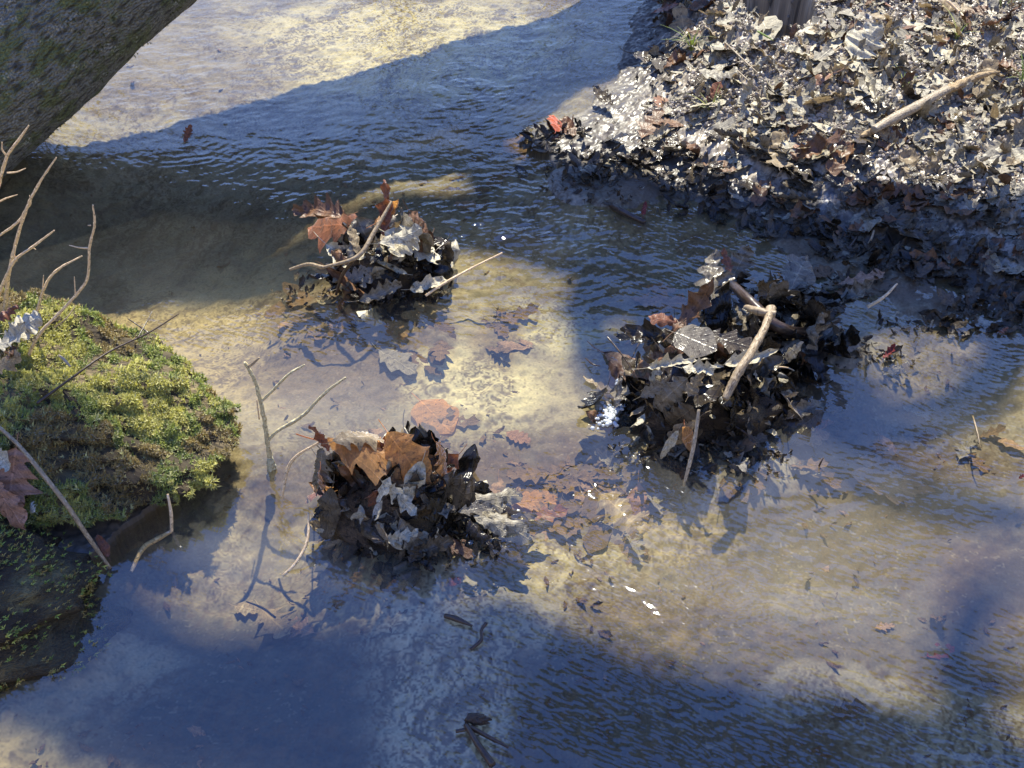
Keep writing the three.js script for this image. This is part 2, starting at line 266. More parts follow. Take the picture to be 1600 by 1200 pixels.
// ---------------------------------------------------------------- tubes
function tube(pts, radii, sides = 8, seg = 24, wob = 0, freq = 20, seed = 0, cap = true) {
  const curve = new THREE.CatmullRomCurve3(pts, false, 'centripetal');
  const n = seg, pos = [], uv = [], idx = [];
  const N = new THREE.Vector3(), B = new THREE.Vector3(), T = new THREE.Vector3(), prev = new THREE.Vector3();
  let len = 0; const last = new THREE.Vector3();
  for (let i = 0; i <= n; i++) {
    const t = i / n, p = curve.getPoint(t); curve.getTangent(t, T);
    if (i === 0) { N.set(0, 1, 0); if (Math.abs(T.y) > 0.9) N.set(1, 0, 0); } else { N.copy(prev); len += p.distanceTo(last); }
    N.addScaledVector(T, -N.dot(T)).normalize(); prev.copy(N); B.crossVectors(T, N); last.copy(p);
    const f = t * (radii.length - 1), a = Math.min(radii.length - 2, Math.floor(f)), r0 = radii.length > 1 ? lerp(radii[a], radii[a + 1], f - a) : radii[0];
    for (let j = 0; j <= sides; j++) {
      const th = j / sides * Math.PI * 2, cj = Math.cos(th), sj = Math.sin(th);
      const r = r0 * (1 + (wob ? wob * (n3s(cj * 1.3 + seed, sj * 1.3 + len * freq * 0.2, len * freq) + 0.5 * n2(j % sides * 1.7 + seed, len * freq * 3)) : 0));
      pos.push(p.x + (N.x * cj + B.x * sj) * r, p.y + (N.y * cj + B.y * sj) * r, p.z + (N.z * cj + B.z * sj) * r);
      uv.push(j / sides * Math.max(0.02, Math.round(2 * Math.PI * radii[0] * 10) / 10), len);
    }
  }
  const w = sides + 1;
  for (let i = 0; i < n; i++) for (let j = 0; j < sides; j++) { const a = i * w + j, b = a + 1, c = a + w, d = c + 1; idx.push(a, b, c, b, d, c); }
  if (cap) for (const [row, flip] of [[0, 1], [n, 0]]) { const c = pos.length / 3, p = curve.getPoint(row ? 1 : 0); pos.push(p.x, p.y, p.z); uv.push(0.01, row ? len : 0); for (let j = 0; j < sides; j++) { const a = row * w + j; flip ? idx.push(c, a + 1, a) : idx.push(c, a, a + 1); } }
  const g = new THREE.BufferGeometry();
  g.setAttribute('position', new THREE.Float32BufferAttribute(pos, 3)); g.setAttribute('uv', new THREE.Float32BufferAttribute(uv, 2)); g.setIndex(idx);
  g.computeVertexNormals();
  if (sides > 2) { const nn = g.attributes.normal; for (let i = 0; i <= n; i++) { const a = i * w, b = a + sides; const x = nn.getX(a) + nn.getX(b), y = nn.getY(a) + nn.getY(b), z = nn.getZ(a) + nn.getZ(b), l = Math.hypot(x, y, z) || 1; nn.setXYZ(a, x / l, y / l, z / l); nn.setXYZ(b, x / l, y / l, z / l); } }
  return g;
}
const V = (x, y, z) => new THREE.Vector3(x, y, z);

// ---------------------------------------------------------------- bark
const barkMap = tex(512, 512, (u, v, c) => {
  const a = fbm(u * 6, v * 6, 4, 6), b = fbm(u * 24 + 3, v * 14, 3, 2), g = n2(u * 90, v * 90, 90);
  c[0] = 0.20; c[1] = 0.195; c[2] = 0.15;
  mixTo(c, [0.13, 0.15, 0.05], 0.9 * smooth(-0.12, 0.28, a + 0.5 * b + 0.1 * g));            // moss film in patches
  mixTo(c, [0.33, 0.32, 0.25], 0.8 * smooth(0.26, 0.55, fbm(u * 10 + 5, v * 10, 3, 10) + 0.35 * g));       // lichen
  mixTo(c, [0.03, 0.025, 0.018], 0.7 * smooth(0.1, 0.5, n2(u * 40, v * 16, 8) + 0.3 * g));
  const m = 1 + 0.5 * g; c[0] *= m; c[1] *= m; c[2] *= m;
}, true);
barkMap.repeat.set(2, 2);
const barkBump = tex(512, 512, grey((u, v) => 0.5 + 0.5 * (0.5 * fbm(u * 20, v * 10, 4, 2) + 0.35 * n2(u * 80, v * 60, 20))));
barkBump.repeat.set(2, 2);
const mossyBark = new THREE.MeshStandardMaterial({ name: 'mossy bark', map: barkMap, roughness: 0.92, bumpMap: barkBump, bumpScale: 0.03 });
const greyBark = new THREE.MeshStandardMaterial({ name: 'grey bark', map: barkMap, color: new THREE.Color().setRGB(0.9, 0.85, 0.8), roughness: 0.9, bumpMap: barkBump, bumpScale: 0.012 });

// the leaning mossy log over the stream: low on the left bank, rising away to the right and out of the frame
{
  const a = at(40, 232), dir = V(0.377, 0.232, -0.39).normalize(), R = 0.265;
  const up = V(0, 1, 0).addScaledVector(dir, -dir.y).normalize(), side = V().crossVectors(dir, up);
  const off = up.clone().multiplyScalar(R * 1.12).addScaledVector(side, -R * 0.02);
  const P = s => a.clone().addScaledVector(dir, s).add(off);
  const o = thing('leaning_log', 'thick mossy grey log leaning out over the stream from the left bank', 'log');
  const pts = [P(-1.7), P(-0.8), P(0), P(0.7), P(1.6), P(2.8), P(4.4), P(6.2)]; pts[0].y += 0.0;
  mesh('trunk', tube(pts, [0.31, 0.275, 0.265, 0.262, 0.26, 0.25, 0.235, 0.2], 96, 420, 0.04, 5, 3), mossyBark, o);
  mesh('branch', tube([P(4.2), P(5.0).add(V(0.3, 0.5, 0.2)), P(5.6).add(V(0.7, 1.3, 0.3)), P(6).add(V(1.2, 2.2, 0.2))], [0.09, 0.07, 0.05, 0.02], 12, 30, 0.04, 6, 9), mossyBark, o);
  // short moss on the bark
  const r = rng(5), tuft = mossTuft(8, 0.008, 0.6, 11);
  const n = 9000, im = new THREE.InstancedMesh(tuft, new THREE.MeshStandardMaterial({ name: 'dark moss', color: 0xffffff, roughness: 0.95 }), n), m = new THREE.Matrix4(), q = new THREE.Quaternion(), cc = new THREE.Color();
  for (let i = 0, k = 0; i < n; k++) {
    const s = -0.9 + 3.2 * r(), th = r() * Math.PI * 2, nn = up.clone().multiplyScalar(Math.cos(th)).addScaledVector(side, Math.sin(th));
    if (k < n * 8 && n2(s * 5 + 3, th * 2) + 0.5 * n2(s * 18, th * 7) + 0.25 * Math.cos(th) < 0.05) continue;
    const t = (s + 1.7) / 7.9, c = P(s).addScaledVector(nn, 0.263 * (1 - 0.02 * r()));
    q.setFromUnitVectors(V(0, 1, 0), nn.clone().add(V(r() - 0.5, r() - 0.5, r() - 0.5).multiplyScalar(0.8)).normalize());
    m.compose(c, q, V(1, 1, 1).multiplyScalar(0.5 + 0.8 * r()));
    im.setMatrixAt(i, m); const g = r(); im.setColorAt(i, cc.setRGB(0.07 + 0.05 * g, 0.075 + 0.05 * g, 0.022)); i++;
  }
  im.name = 'moss'; tag(im, 'dark green moss in patches', null, null, 'stuff'); shade(im); o.add(im);
}
function mossTuft(blades, len, spread, seed) {
  const r = rng(seed), pos = [], idx = [];
  for (let b = 0; b < blades; b++) {
    const az = r() * 6.283, l = len * (0.6 + 0.6 * r()), s = spread * (0.4 + r()), w = len * 0.13;
    const dx = Math.cos(az), dz = Math.sin(az), k = pos.length / 3;
    const tip = [dx * l * s, l, dz * l * s], mid = [dx * l * s * 0.35, l * 0.6, dz * l * s * 0.35];
    pos.push(-dz * w * 0.6, 0, dx * w * 0.6, dz * w * 0.6, 0, -dx * w * 0.6, mid[0] - dz * w, mid[1], mid[2] + dx * w, mid[0] + dz * w, mid[1], mid[2] - dx * w, ...tip);
    idx.push(k, k + 1, k + 2, k + 1, k + 3, k + 2, k + 2, k + 3, k + 4);
  }
  const g = new THREE.BufferGeometry(); g.setAttribute('position', new THREE.Float32BufferAttribute(pos, 3)); g.setAttribute('uv', new THREE.Float32BufferAttribute(new Float32Array(pos.length / 3 * 2), 2)); g.setIndex(idx); g.computeVertexNormals(); return g;
}

// ---------------------------------------------------------------- trees outside the frame: their limbs shade the stream, their trunks stand in its reflections
const shadowOf = (px, py, h) => at(px, py).addScaledVector(SUN, 1.5 * h / SUN.y);      // the point at height h whose shadow falls on that spot
function limbTree(name, label, root, trunkR, limbs) {
  const o = thing(name, label, 'tree', root);
  const local = p => p.clone().sub(root);
  for (const [part, pts, radii] of limbs) mesh(part, tube(pts.map(local), radii, 14, pts.length * 8, 0.05, 5, pts[0].x), greyBark, o);
  return o;
}
{
  let up = 1.6; const S = (a) => a.map(([x, y, h]) => shadowOf(x, y, h * up));
  // first tree: on the right bank, its trunk leans left over the water (shade across the foot of the picture)
  const c = S([[1900, 1330, 2.2], [1500, 1215, 2.7], [1100, 1140, 3.0], [700, 1075, 3.2], [300, 1020, 3.4], [-200, 950, 3.8], [-700, 880, 4.4]]);
  const rootC = V(2.9, 0.15, -3.2);
  const tr = limbTree('leaning_tree', 'bare grey tree leaning far over the stream from the right bank', rootC, 0.2,
    [['trunk', [rootC, V(2.95, 1.8, -3.4), V(2.9, 3.9, -4.0), ...c], [0.27, 0.24, 0.22, 0.21, 0.20, 0.195, 0.185, 0.145, 0.11, 0.08]],
     ['branch', [c[3], ...S([[690, 1010, 3.3], [680, 930, 3.5], [676, 860, 3.7], [700, 800, 3.9]])], [0.075, 0.055, 0.045, 0.03, 0.008]],
     ['branch', [c[2], ...S([[1040, 1040, 3.1], [900, 960, 3.2], [800, 905, 3.3], [740, 880, 3.4]])], [0.10, 0.09, 0.08, 0.05, 0.015]],
     ['branch', [c[2], ...S([[1000, 1060, 3.1], [820, 1000, 3.2], [640, 980, 3.3]])], [0.10, 0.10, 0.085, 0.03]],
     ['branch', [c[4], ...S([[210, 970, 3.5], [100, 930, 3.6], [0, 905, 3.8], [-130, 885, 4.0]])], [0.12, 0.13, 0.14, 0.13, 0.05]],
     ['branch', [c[1], ...S([[1560, 1120, 2.9], [1500, 960, 3.0], [1540, 860, 3.1], [1640, 800, 3.2]])], [0.06, 0.05, 0.045, 0.04, 0.012]],
     ['branch', [c[1], ...S([[1480, 1100, 2.8], [1540, 1010, 3.0], [1640, 920, 3.2]])], [0.07, 0.05, 0.035, 0.01]]]);
  up = 1;
  // second tree: shade across the middle, from the right edge to the third heap of leaves
  const b = S([[1900, 440, 2.4], [1600, 438, 2.9], [1400, 412, 3.1], [1200, 392, 3.3], [1000, 345, 3.5], [860, 310, 3.7], [740, 285, 3.9], [620, 285, 4.1], [470, 310, 4.3], [340, 310, 4.5], [240, 328, 4.7]]);
  const rootB = V(3.3, 0.2, -5.2);
  limbTree('forked_tree', 'bare forked tree whose limbs hang across the stream from the far right bank', rootB, 0.2,
    [['trunk', [rootB, V(3.25, 1.6, -5.3), V(3.0, 3.4, -5.6), ...b], [0.24, 0.22, 0.20, 0.195, 0.19, 0.18, 0.17, 0.15, 0.14, 0.135, 0.125, 0.10, 0.08, 0.02]],
     ['branch', [b[1], ...S([[1450, 470, 2.9], [1250, 470, 3.1], [1120, 480, 3.2], [1000, 505, 3.4], [920, 540, 3.6]])], [0.10, 0.085, 0.10, 0.10, 0.075, 0.02]],
     ['branch', [b[3], ...S([[1100, 420, 3.4], [990, 420, 3.5], [880, 430, 3.7]])], [0.09, 0.09, 0.075, 0.02]],
     ['branch', [b[2], ...S([[1290, 560, 3.2], [1300, 640, 3.4], [1420, 700, 3.6], [1600, 740, 3.9]])], [0.07, 0.06, 0.07, 0.06, 0.03]],
     ['branch', [b[1], ...S([[1560, 560, 3.1], [1430, 610, 3.2], [1320, 600, 3.3], [1240, 660, 3.5]])], [0.06, 0.05, 0.05, 0.05, 0.015]],
     ['branch', [b[5], ...S([[800, 240, 3.9], [760, 180, 4.1], [740, 110, 4.3]])], [0.10, 0.09, 0.07, 0.02]],
     ['branch', [b[4], ...S([[930, 400, 3.5], [930, 500, 3.7], [965, 610, 3.9]])], [0.06, 0.055, 0.05, 0.012]]]);
  // bare trees well back along the stream
  const r = rng(21);
  const spots = [[-4.6, -11.5, 7.5, 'thin bare tree at the water far up the left bank'], [-1.5, -15, 9, 'tall bare tree behind the bend of the stream'], [1.9, -12.5, 7.5, 'slim bare tree beside the stream far up the right bank'], [4.4, -14, 9, 'bare tree back in the woods on the right'], [0.9, -19, 11, 'tallest bare tree far behind the stream'], [-7, -16, 9.5, 'bare tree deep in the woods on the left'], [7.5, -17, 10, 'bare tree deep in the woods on the right']];
  for (const [x, z, h, label] of spots) {
    const root = V(x, ground(x, z) - 0.05, z), o = thing('bare_tree', label, 'tree', root), lean = V((r() - 0.5) * 0.8, 0, (r() - 0.5) * 0.6);
    const P = t => V(lean.x * t * t + 0.15 * Math.sin(t * 5 + x), h * t, lean.z * t * t);
    mesh('trunk', tube([P(0), P(0.2), P(0.45), P(0.7), P(1)], [0.17, 0.13, 0.1, 0.06, 0.012], 12, 40, 0.05, 3, x), greyBark, o);
    for (let i = 0; i < 16; i++) {
      const t = 0.3 + 0.65 * r(), az = r() * 6.28, l = (1.1 - t) * h * 0.42, p = P(t), d = V(Math.cos(az), 0.5 + 0.5 * r(), Math.sin(az));
      const br = mesh('branch', tube([p, p.clone().addScaledVector(d, l * 0.5).add(V(0, -0.05, 0)), p.clone().addScaledVector(d, l).add(V(0, 0.2 * l, 0))], [0.05 * (1.2 - t), 0.03 * (1.2 - t), 0.005], 6, 8), greyBark, o);
      for (let k = 0; k < 3; k++) { const q = p.clone().addScaledVector(d, l * (0.35 + 0.25 * k)), e = V(r() - 0.5, r() * 0.7, r() - 0.5); mesh('twig', tube([q, q.clone().addScaledVector(e, l * 0.35), q.clone().addScaledVector(e, l * 0.7)], [0.014, 0.009, 0.003], 5, 6), greyBark, br); }
    }
  }
}

// ---------------------------------------------------------------- leaves
const leafTex = [0, 1, 2].map(s => tex(128, 256, (u, v, c) => {
  const x = Math.abs(u - 0.5), blot = fbm(u * 5 + s * 11, v * 9, 4), g = n2(u * 40 + s * 7, v * 70);
  let m = 0.78 + 0.5 * blot + 0.2 * g;
  const vein = Math.abs((((v - x * 1.1) * (6 + s)) % 1 + 1) % 1 - 0.5);
  m *= 1 + 0.5 * smooth(0.06, 0.0, vein) * smooth(0.0, 0.05, x);
  m *= 1 + 0.45 * smooth(0.022, 0.008, x);
  c[0] = m * 0.8; c[1] = m * 0.79; c[2] = m * 0.78;
  mixTo(c, [0.16, 0.13, 0.11], 0.8 * smooth(0.16, 0.42, fbm(u * 9 + s * 5, v * 14 + 9, 3)));
}, true));
const leafBump = tex(128, 256, grey((u, v) => { const x = Math.abs(u - 0.5), vein = Math.abs((((v - x * 1.1) * 7) % 1 + 1) % 1 - 0.5); return 0.5 + 0.3 * fbm(u * 14, v * 26, 3) + 0.35 * smooth(0.09, 0, vein) + 0.4 * smooth(0.03, 0, x); }));
const lmat = (name, rgb, k, more) => new THREE.MeshPhysicalMaterial({ name, color: new THREE.Color().setRGB(...rgb), map: leafTex[k], bumpMap: leafBump, bumpScale: 0.0015, side: THREE.DoubleSide, ...more });
const dry = { roughness: 0.95, clearcoat: 0.35, clearcoatRoughness: 0.38, transmission: 0.3, thickness: 0 };
const damp = { roughness: 0.45, specularIntensity: 0.7 }, wet = { roughness: 0.22, specularIntensity: 0.7 };
const LM = {
  orange: lmat('orange oak leaf', [0.92, 0.44, 0.11], 0, { roughness: 0.95, clearcoat: 0.08, clearcoatRoughness: 0.4, transmission: 0.6, thickness: 0 }), rust: lmat('rust leaf', [0.36, 0.12, 0.04], 1, dry), tan: lmat('tan leaf', [0.50, 0.37, 0.19], 2, dry), buff: lmat('pale leaf', [0.70, 0.62, 0.42], 0, { roughness: 0.6 }),
  brown: lmat('brown leaf', [0.24, 0.125, 0.06], 1, damp), grey: lmat('grey wet leaf', [0.28, 0.24, 0.17], 2, wet), dull: lmat('dull wet leaf', [0.14, 0.11, 0.07], 0, wet), dark: lmat('dark wet leaf', [0.06, 0.046, 0.03], 1, wet), black: lmat('black wet leaf', [0.022, 0.018, 0.012], 2, wet),
  bleached: lmat('bleached wet leaf', [0.58, 0.515, 0.35], 2, { roughness: 0.58 }), pewter: lmat('wet grey brown leaf', [0.38, 0.33, 0.225], 0, { roughness: 0.52 }),
  leather: lmat('leathery brown leaf', [0.46, 0.25, 0.15], 0, damp),
  red: lmat('red leaf', [0.78, 0.13, 0.015], 0, dry), maroon: lmat('maroon leaf', [0.30, 0.045, 0.035], 1, damp), pink: lmat('sunken pink leaf', [0.37, 0.20, 0.12], 0, { roughness: 0.9 }), sunk: lmat('sunken tan leaf', [0.42, 0.27, 0.17], 2, { roughness: 0.9 }), sunkbrown: lmat('sunken brown leaf', [0.215, 0.135, 0.07], 1, { roughness: 0.9 }), sunkdark: lmat('sunken dark leaf', [0.14, 0.09, 0.05], 2, { roughness: 0.9 }), sunkgrey: lmat('sunken grey leaf', [0.30, 0.27, 0.22], 0, { roughness: 0.85 }), green: lmat('green leaf', [0.12, 0.22, 0.05], 0, damp),
};
function leafGeometry({ lobes = 4, sinus = 0.42, width = 0.33, curl = 1, bend = 0.5, twist = 0.3, crumple = 0.05, seed = 1, n = 30, petiole = true, pointed = true, fold = 0 }) {
  const pos = [], uv = [], idx = [], cols = 4;
  for (let i = 0; i <= n; i++) {
    const s = i / n, e = width * Math.pow(Math.sin(Math.PI * Math.pow(clamp(s, 0.001, 0.999), 0.82)), 0.72);
    for (let j = 0; j <= cols; j++) {
      const a = j / cols * 2 - 1, ph = s * lobes + (a > 0 ? 0.12 : 0) + 0.15 * n2(seed * 3.1, s * 4), f = ph - Math.floor(ph);
      const tri = pointed ? (f < 0.68 ? f / 0.68 : (1 - f) / 0.32) : Math.sin(Math.PI * f);
      const l = Math.pow(tri, pointed ? 1.35 : 0.7), w = lobes ? Math.max(0.008, e * (sinus + (1 - sinus) * l)) : Math.max(0.006, e);
      let x = a * w, z = s + (lobes ? 0.07 * l * a * a * (1 - s * 0.6) : 0);
      let y = crumple * (n2(x * 5 + seed * 7.7, z * 5) + 0.5 * n2(x * 13 + seed, z * 13)) + 0.02 * Math.abs(a) + fold * Math.abs(x);
      if (Math.abs(curl) > 0.01) { const th = curl * x * (1 + 0.5 * n2(seed, s * 2)), R = 1 / curl; const yy = (1 - Math.cos(th)) * R; x = Math.sin(th) * R - y * Math.sin(th); y = yy + y * Math.cos(th); }
      const tw = twist * (s - 0.2), cx = x * Math.cos(tw) - y * Math.sin(tw), cy = x * Math.sin(tw) + y * Math.cos(tw);
      let Z = z, Y = cy;
      if (Math.abs(bend) > 0.01) { const b = bend, ph2 = b * z; Z = Math.sin(ph2) / b - cy * Math.sin(ph2); Y = (1 - Math.cos(ph2)) / b + cy * Math.cos(ph2); }
      pos.push(cx, Y, Z); uv.push(0.5 + a * w / (2.2 * width), s);
    }
  }
  for (let i = 0; i < n; i++) for (let j = 0; j < cols; j++) { const a = i * (cols + 1) + j, b = a + 1, c = a + cols + 1, d = c + 1; idx.push(a, c, b, b, c, d); }
  const g = new THREE.BufferGeometry();
  if (petiole) {
    const k = pos.length / 3, L = 0.24, c0 = n2(seed * 9.1, 3) * 0.1;
    for (let i = 0; i <= 3; i++) for (let j = 0; j < 3; j++) { const t = i / 3, th = j * 2.094; pos.push(Math.cos(th) * 0.007 + c0 * t * t, Math.sin(th) * 0.007 + 0.06 * t * t, 0.01 - L * t); uv.push(0.5, 0.02); }
    for (let i = 0; i < 3; i++) for (let j = 0; j < 3; j++) { const a = k + i * 3 + j, b = k + i * 3 + (j + 1) % 3; idx.push(a, b, a + 3, b, b + 3, a + 3); }
  }
  g.setAttribute('position', new THREE.Float32BufferAttribute(pos, 3)); g.setAttribute('uv', new THREE.Float32BufferAttribute(uv, 2)); g.setIndex(idx); g.computeVertexNormals();
  return g;
}
const LG = [];
{ const r = rng(314); for (let i = 0; i < 18; i++) LG.push(leafGeometry({ lobes: i % 6 === 5 ? 0 : 3 + i % 3, pointed: i % 4 !== 3, sinus: 0.32 + 0.25 * r(), width: i % 6 === 5 ? 0.21 : 0.31 + 0.09 * r(), curl: (i % 2 ? -1 : 1) * (0.6 + 3.2 * r()), bend: (r() - 0.35) * 1.9, twist: (r() - 0.5) * 1.6, crumple: 0.03 + 0.07 * r(), seed: i + 1, n: i % 6 === 5 ? 18 : 28 })); }
const FLAT = [0, 1, 2, 3, 4, 5].map(i => leafGeometry({ lobes: i === 4 ? 0 : 3 + i % 3, pointed: i % 3 !== 2, sinus: 0.36 + 0.05 * i, width: i === 4 ? 0.34 : 0.33, curl: 0.4 - 0.15 * i, bend: 0.25 - 0.1 * i, twist: 0.2, crumple: 0.035, seed: 40 + i, n: 30 }));
const DRAPE = [0, 1, 2, 3].map(i => leafGeometry({ lobes: 4, sinus: 0.45, width: 0.4, curl: -2.2 - i * 0.5, bend: -0.5 - 0.3 * i, twist: 0.3 - 0.3 * i, crumple: 0.06, seed: 60 + i, n: 32 }));
const ROLL = [0, 1, 2].map(i => leafGeometry({ lobes: 4, sinus: 0.5, width: 0.36, curl: 6 + i * 2, bend: 0.4 + i * 0.3, twist: 0.4, crumple: 0.03, seed: 80 + i, n: 28 }));
const HANG = [0, 1, 2, 3, 4, 5, 6].map(i => leafGeometry({ lobes: 2 + i % 3, sinus: 0.58 + 0.04 * i, width: 0.30 + 0.02 * i, curl: -1.6 - i * 0.5, bend: -0.6 - 0.35 * (i % 3), twist: 0.9 - 0.3 * i, crumple: 0.10, seed: 120 + i, n: 26, petiole: false, fold: i % 2 ? -0.5 : -0.15 }));
const basis = new THREE.Matrix4();
function orient(o, base, along, normal, size, wide = 1) {
  const z = along.clone().normalize(), y = normal.clone().addScaledVector(z, -normal.dot(z)); if (y.lengthSq() < 1e-6) y.set(z.y, z.z, z.x).addScaledVector(z, -V(z.y, z.z, z.x).dot(z)); y.normalize();
  const x = V().crossVectors(y, z);
  basis.makeBasis(x, y, z); o.quaternion.setFromRotationMatrix(basis); o.position.copy(base); o.scale.set(size * wide, size, size);
  return o;
}
// a leaf from its stalk end (pixel, height) to its tip (pixel, height)
function leafAt(parent, g, m, a, b, normal, wide = 1, name = 'leaf') {
  const p = at(...a), q = at(...b), o = mesh(parent === scene ? 'oak_leaf' : name, g, m, parent);
  const d = q.clone().sub(p);
  orient(o, parent === scene ? p : p.clone().sub(parent.position), d, normal, d.length(), wide);
  return o;
}
const sunkName = 'sunken_leaf';

const SCRAP = [leafGeometry({ lobes: 2, sinus: 0.6, width: 0.4, curl: 2.5, bend: 0.9, twist: 0.5, crumple: 0.1, seed: 5, n: 7, petiole: false }), leafGeometry({ lobes: 0, width: 0.22, curl: -3, bend: 0.6, twist: 0.9, crumple: 0.1, seed: 6, n: 7, petiole: false }), leafGeometry({ lobes: 3, sinus: 0.5, width: 0.34, curl: -2, bend: -0.7, twist: 0.2, crumple: 0.12, seed: 7, n: 9, petiole: false })];
// ---------------------------------------------------------------- heaps of leaves caught in the stream
const wetMud = new THREE.MeshStandardMaterial({ name: 'black wet debris', map: bedMap, color: new THREE.Color().setRGB(0.36, 0.29, 0.21), roughness: 0.5, bumpMap: grain, bumpScale: 0.006 });
function heap(name, label, centre, radii, opts) {
  const o = thing(name, label, 'leaf heap', centre, null), r = rng(opts.seed);
  const g = new THREE.SphereGeometry(1, 40, 24), p = g.attributes.position;
  for (let i = 0; i < p.count; i++) { const x = p.getX(i), y = p.getY(i), z = p.getZ(i), k = opts.core * (1 + 0.16 * n3s(x * 3 + opts.seed, y * 3, z * 3) + 0.08 * n3s(x * 9, y * 9 + opts.seed, z * 9)); p.setXYZ(i, x * radii.x * k, y * radii.y * k, z * radii.z * k); }
  g.computeVertexNormals();
  mesh('debris', g, wetMud, o);
  const mats = opts.mats;
  for (let i = 0; i < opts.n; i++) {
    const az = r() * 6.283, el = Math.pow(r(), 0.8) * 1.45 - 0.12, d = V(Math.cos(az) * Math.cos(el), Math.sin(el), Math.sin(az) * Math.cos(el));
    const base = V(d.x * radii.x, d.y * radii.y, d.z * radii.z).multiplyScalar(0.72 + 0.24 * r());
    const nrm = V(d.x / radii.x, d.y / radii.y, d.z / radii.z).normalize().add(V(r() - 0.5, r() - 0.3, r() - 0.5).multiplyScalar(opts.mess)).normalize();
    const tan = V(r() - 0.5, r() - 0.7, r() * 0.9 - 0.3).addScaledVector(nrm, -0.2);
    if (el < 0.7) { const w = 1 + 0.28 * (0.7 - Math.max(0, el)) / 0.7; base.x *= w; base.z *= w; nrm.y += 0.3; nrm.normalize(); }
    if (el < 0.28) { nrm.y += 1.1; nrm.normalize(); base.x *= 1.08; base.z *= 1.08; base.y = Math.max(0.004, base.y); tan.y *= 0.25; }   // the foot spreads out flat on the water
    if (d.z > 0.25 && el < 0.62 && r() < 0.55) continue;             // hollow, dark front
    const size = (0.08 + 0.09 * r()) * (opts.scale || 1);
    base.addScaledVector(tan.clone().normalize(), -size * 0.45);
    const m = mats[Math.floor(Math.pow(r(), 1.2) * mats.length)];
    const roll = r(), gg = roll < 0.78 ? HANG[Math.floor(r() * 7)] : roll < 0.90 ? FLAT[Math.floor(r() * 6)] : roll < 0.95 ? LG[Math.floor(r() * LG.length)] : ROLL[Math.floor(r() * 3)];
    orient(mesh('leaf', gg, m, o), base, tan, nrm, size, 0.6 + 0.5 * r());
  }
  const scr = new THREE.Object3D();
  for (const [g, m, n] of [[SCRAP[0], LM.dark, 50], [SCRAP[1], LM.buff, 25], [SCRAP[2], LM.black, 60], [SCRAP[1], LM.dull, 40], [SCRAP[0], LM.tan, 25]]) {
    const im = new THREE.InstancedMesh(g, m, n);
    for (let i = 0; i < n; i++) { const az = r() * 6.283, el = r() * 1.5 - 0.2, k = 0.84 + 0.2 * r(), d = V(Math.cos(az) * Math.cos(el), Math.sin(el), Math.sin(az) * Math.cos(el)); orient(scr, V(d.x * radii.x * k, Math.max(0, d.y * radii.y * k), d.z * radii.z * k), V(r() - 0.5, r() - 0.6, r() - 0.3), d.clone().add(V(r() - 0.5, r() - 0.5, r() - 0.5).multiplyScalar(1.3)), 0.016 + 0.035 * r(), 0.8); scr.updateMatrix(); im.setMatrixAt(i, scr.matrix); }
    im.name = 'leaf_shreds'; tag(im, null, null, null, 'stuff'); o.add(shade(im));
  }
  for (let i = 0; i < (opts.twigs || 0); i++) {
    const az = r() * 6.283, d = V(Math.cos(az) * radii.x, radii.y * (0.2 + 0.7 * r()), Math.sin(az) * radii.z), t = V(r() - 0.5, (r() - 0.5) * 0.5, r() - 0.5).normalize().multiplyScalar(0.025 + 0.04 * r());
    mesh('twig', tube([d.clone().sub(t), d.clone().add(V(0, 0.006, 0)), d.clone().add(t)], [0.0018, 0.0016, 0.001], 5, 8, 0.1, 60, i), i % 4 === 1 ? M.twig : M.darkTwig, o);
  }
  return o;
}
const stickMap = tex(256, 256, (u, v, c) => { const a = fbm(u * 6, v * 12, 4, 2), g = n2(u * 60, v * 20, 20); c[0] = 0.38; c[1] = 0.31; c[2] = 0.21; mixTo(c, [0.13, 0.085, 0.045], smooth(0.0, 0.28, a)); mixTo(c, [0.62, 0.55, 0.42], 0.7 * smooth(0.1, 0.5, g)); mixTo(c, [0.08, 0.06, 0.04], 0.6 * smooth(0.3, 0.6, n2(u * 34 + 9, v * 34, 34))); }, true);
stickMap.repeat.set(6, 6);
const M = {
  stick: new THREE.MeshStandardMaterial({ name: 'pale weathered wood', map: stickMap, color: new THREE.Color().setRGB(0.85, 0.76, 0.62), roughness: 0.55, bumpMap: barkBump, bumpScale: 0.002 }),
  palewood: new THREE.MeshStandardMaterial({ name: 'debarked wood', map: stickMap, color: new THREE.Color().setRGB(1.0, 0.96, 0.88), roughness: 0.6, bumpMap: barkBump, bumpScale: 0.003 }),
  rotten: new THREE.MeshStandardMaterial({ name: 'rotten orange wood', map: stickMap, color: new THREE.Color().setRGB(1.0, 0.86, 0.64), roughness: 0.8, bumpMap: barkBump, bumpScale: 0.004 }),
  darkTwig: new THREE.MeshStandardMaterial({ name: 'dark wet twig', map: stickMap, color: new THREE.Color().setRGB(0.16, 0.12, 0.1), roughness: 0.3, bumpMap: barkBump, bumpScale: 0.001 }),
  twig: new THREE.MeshStandardMaterial({ name: 'grey brown twig', map: stickMap, color: new THREE.Color().setRGB(2.0, 1.75, 1.4), roughness: 0.4, bumpMap: barkBump, bumpScale: 0.001 }),
  mossyTwig: new THREE.MeshStandardMaterial({ name: 'wet lichened twig', map: stickMap, color: new THREE.Color().setRGB(1.5, 1.55, 1.25), roughness: 0.3, bumpMap: barkBump, bumpScale: 0.003 }),
  lichen: new THREE.MeshStandardMaterial({ name: 'pale lichen', map: stickMap, color: new THREE.Color().setRGB(1.25, 1.4, 1.25), roughness: 0.8, bumpMap: barkBump, bumpScale: 0.002 }),
};
const UP = V(0, 1, 0), UB = V(0, 1, 0.7), FRONT = V(0, 0.35, 1);

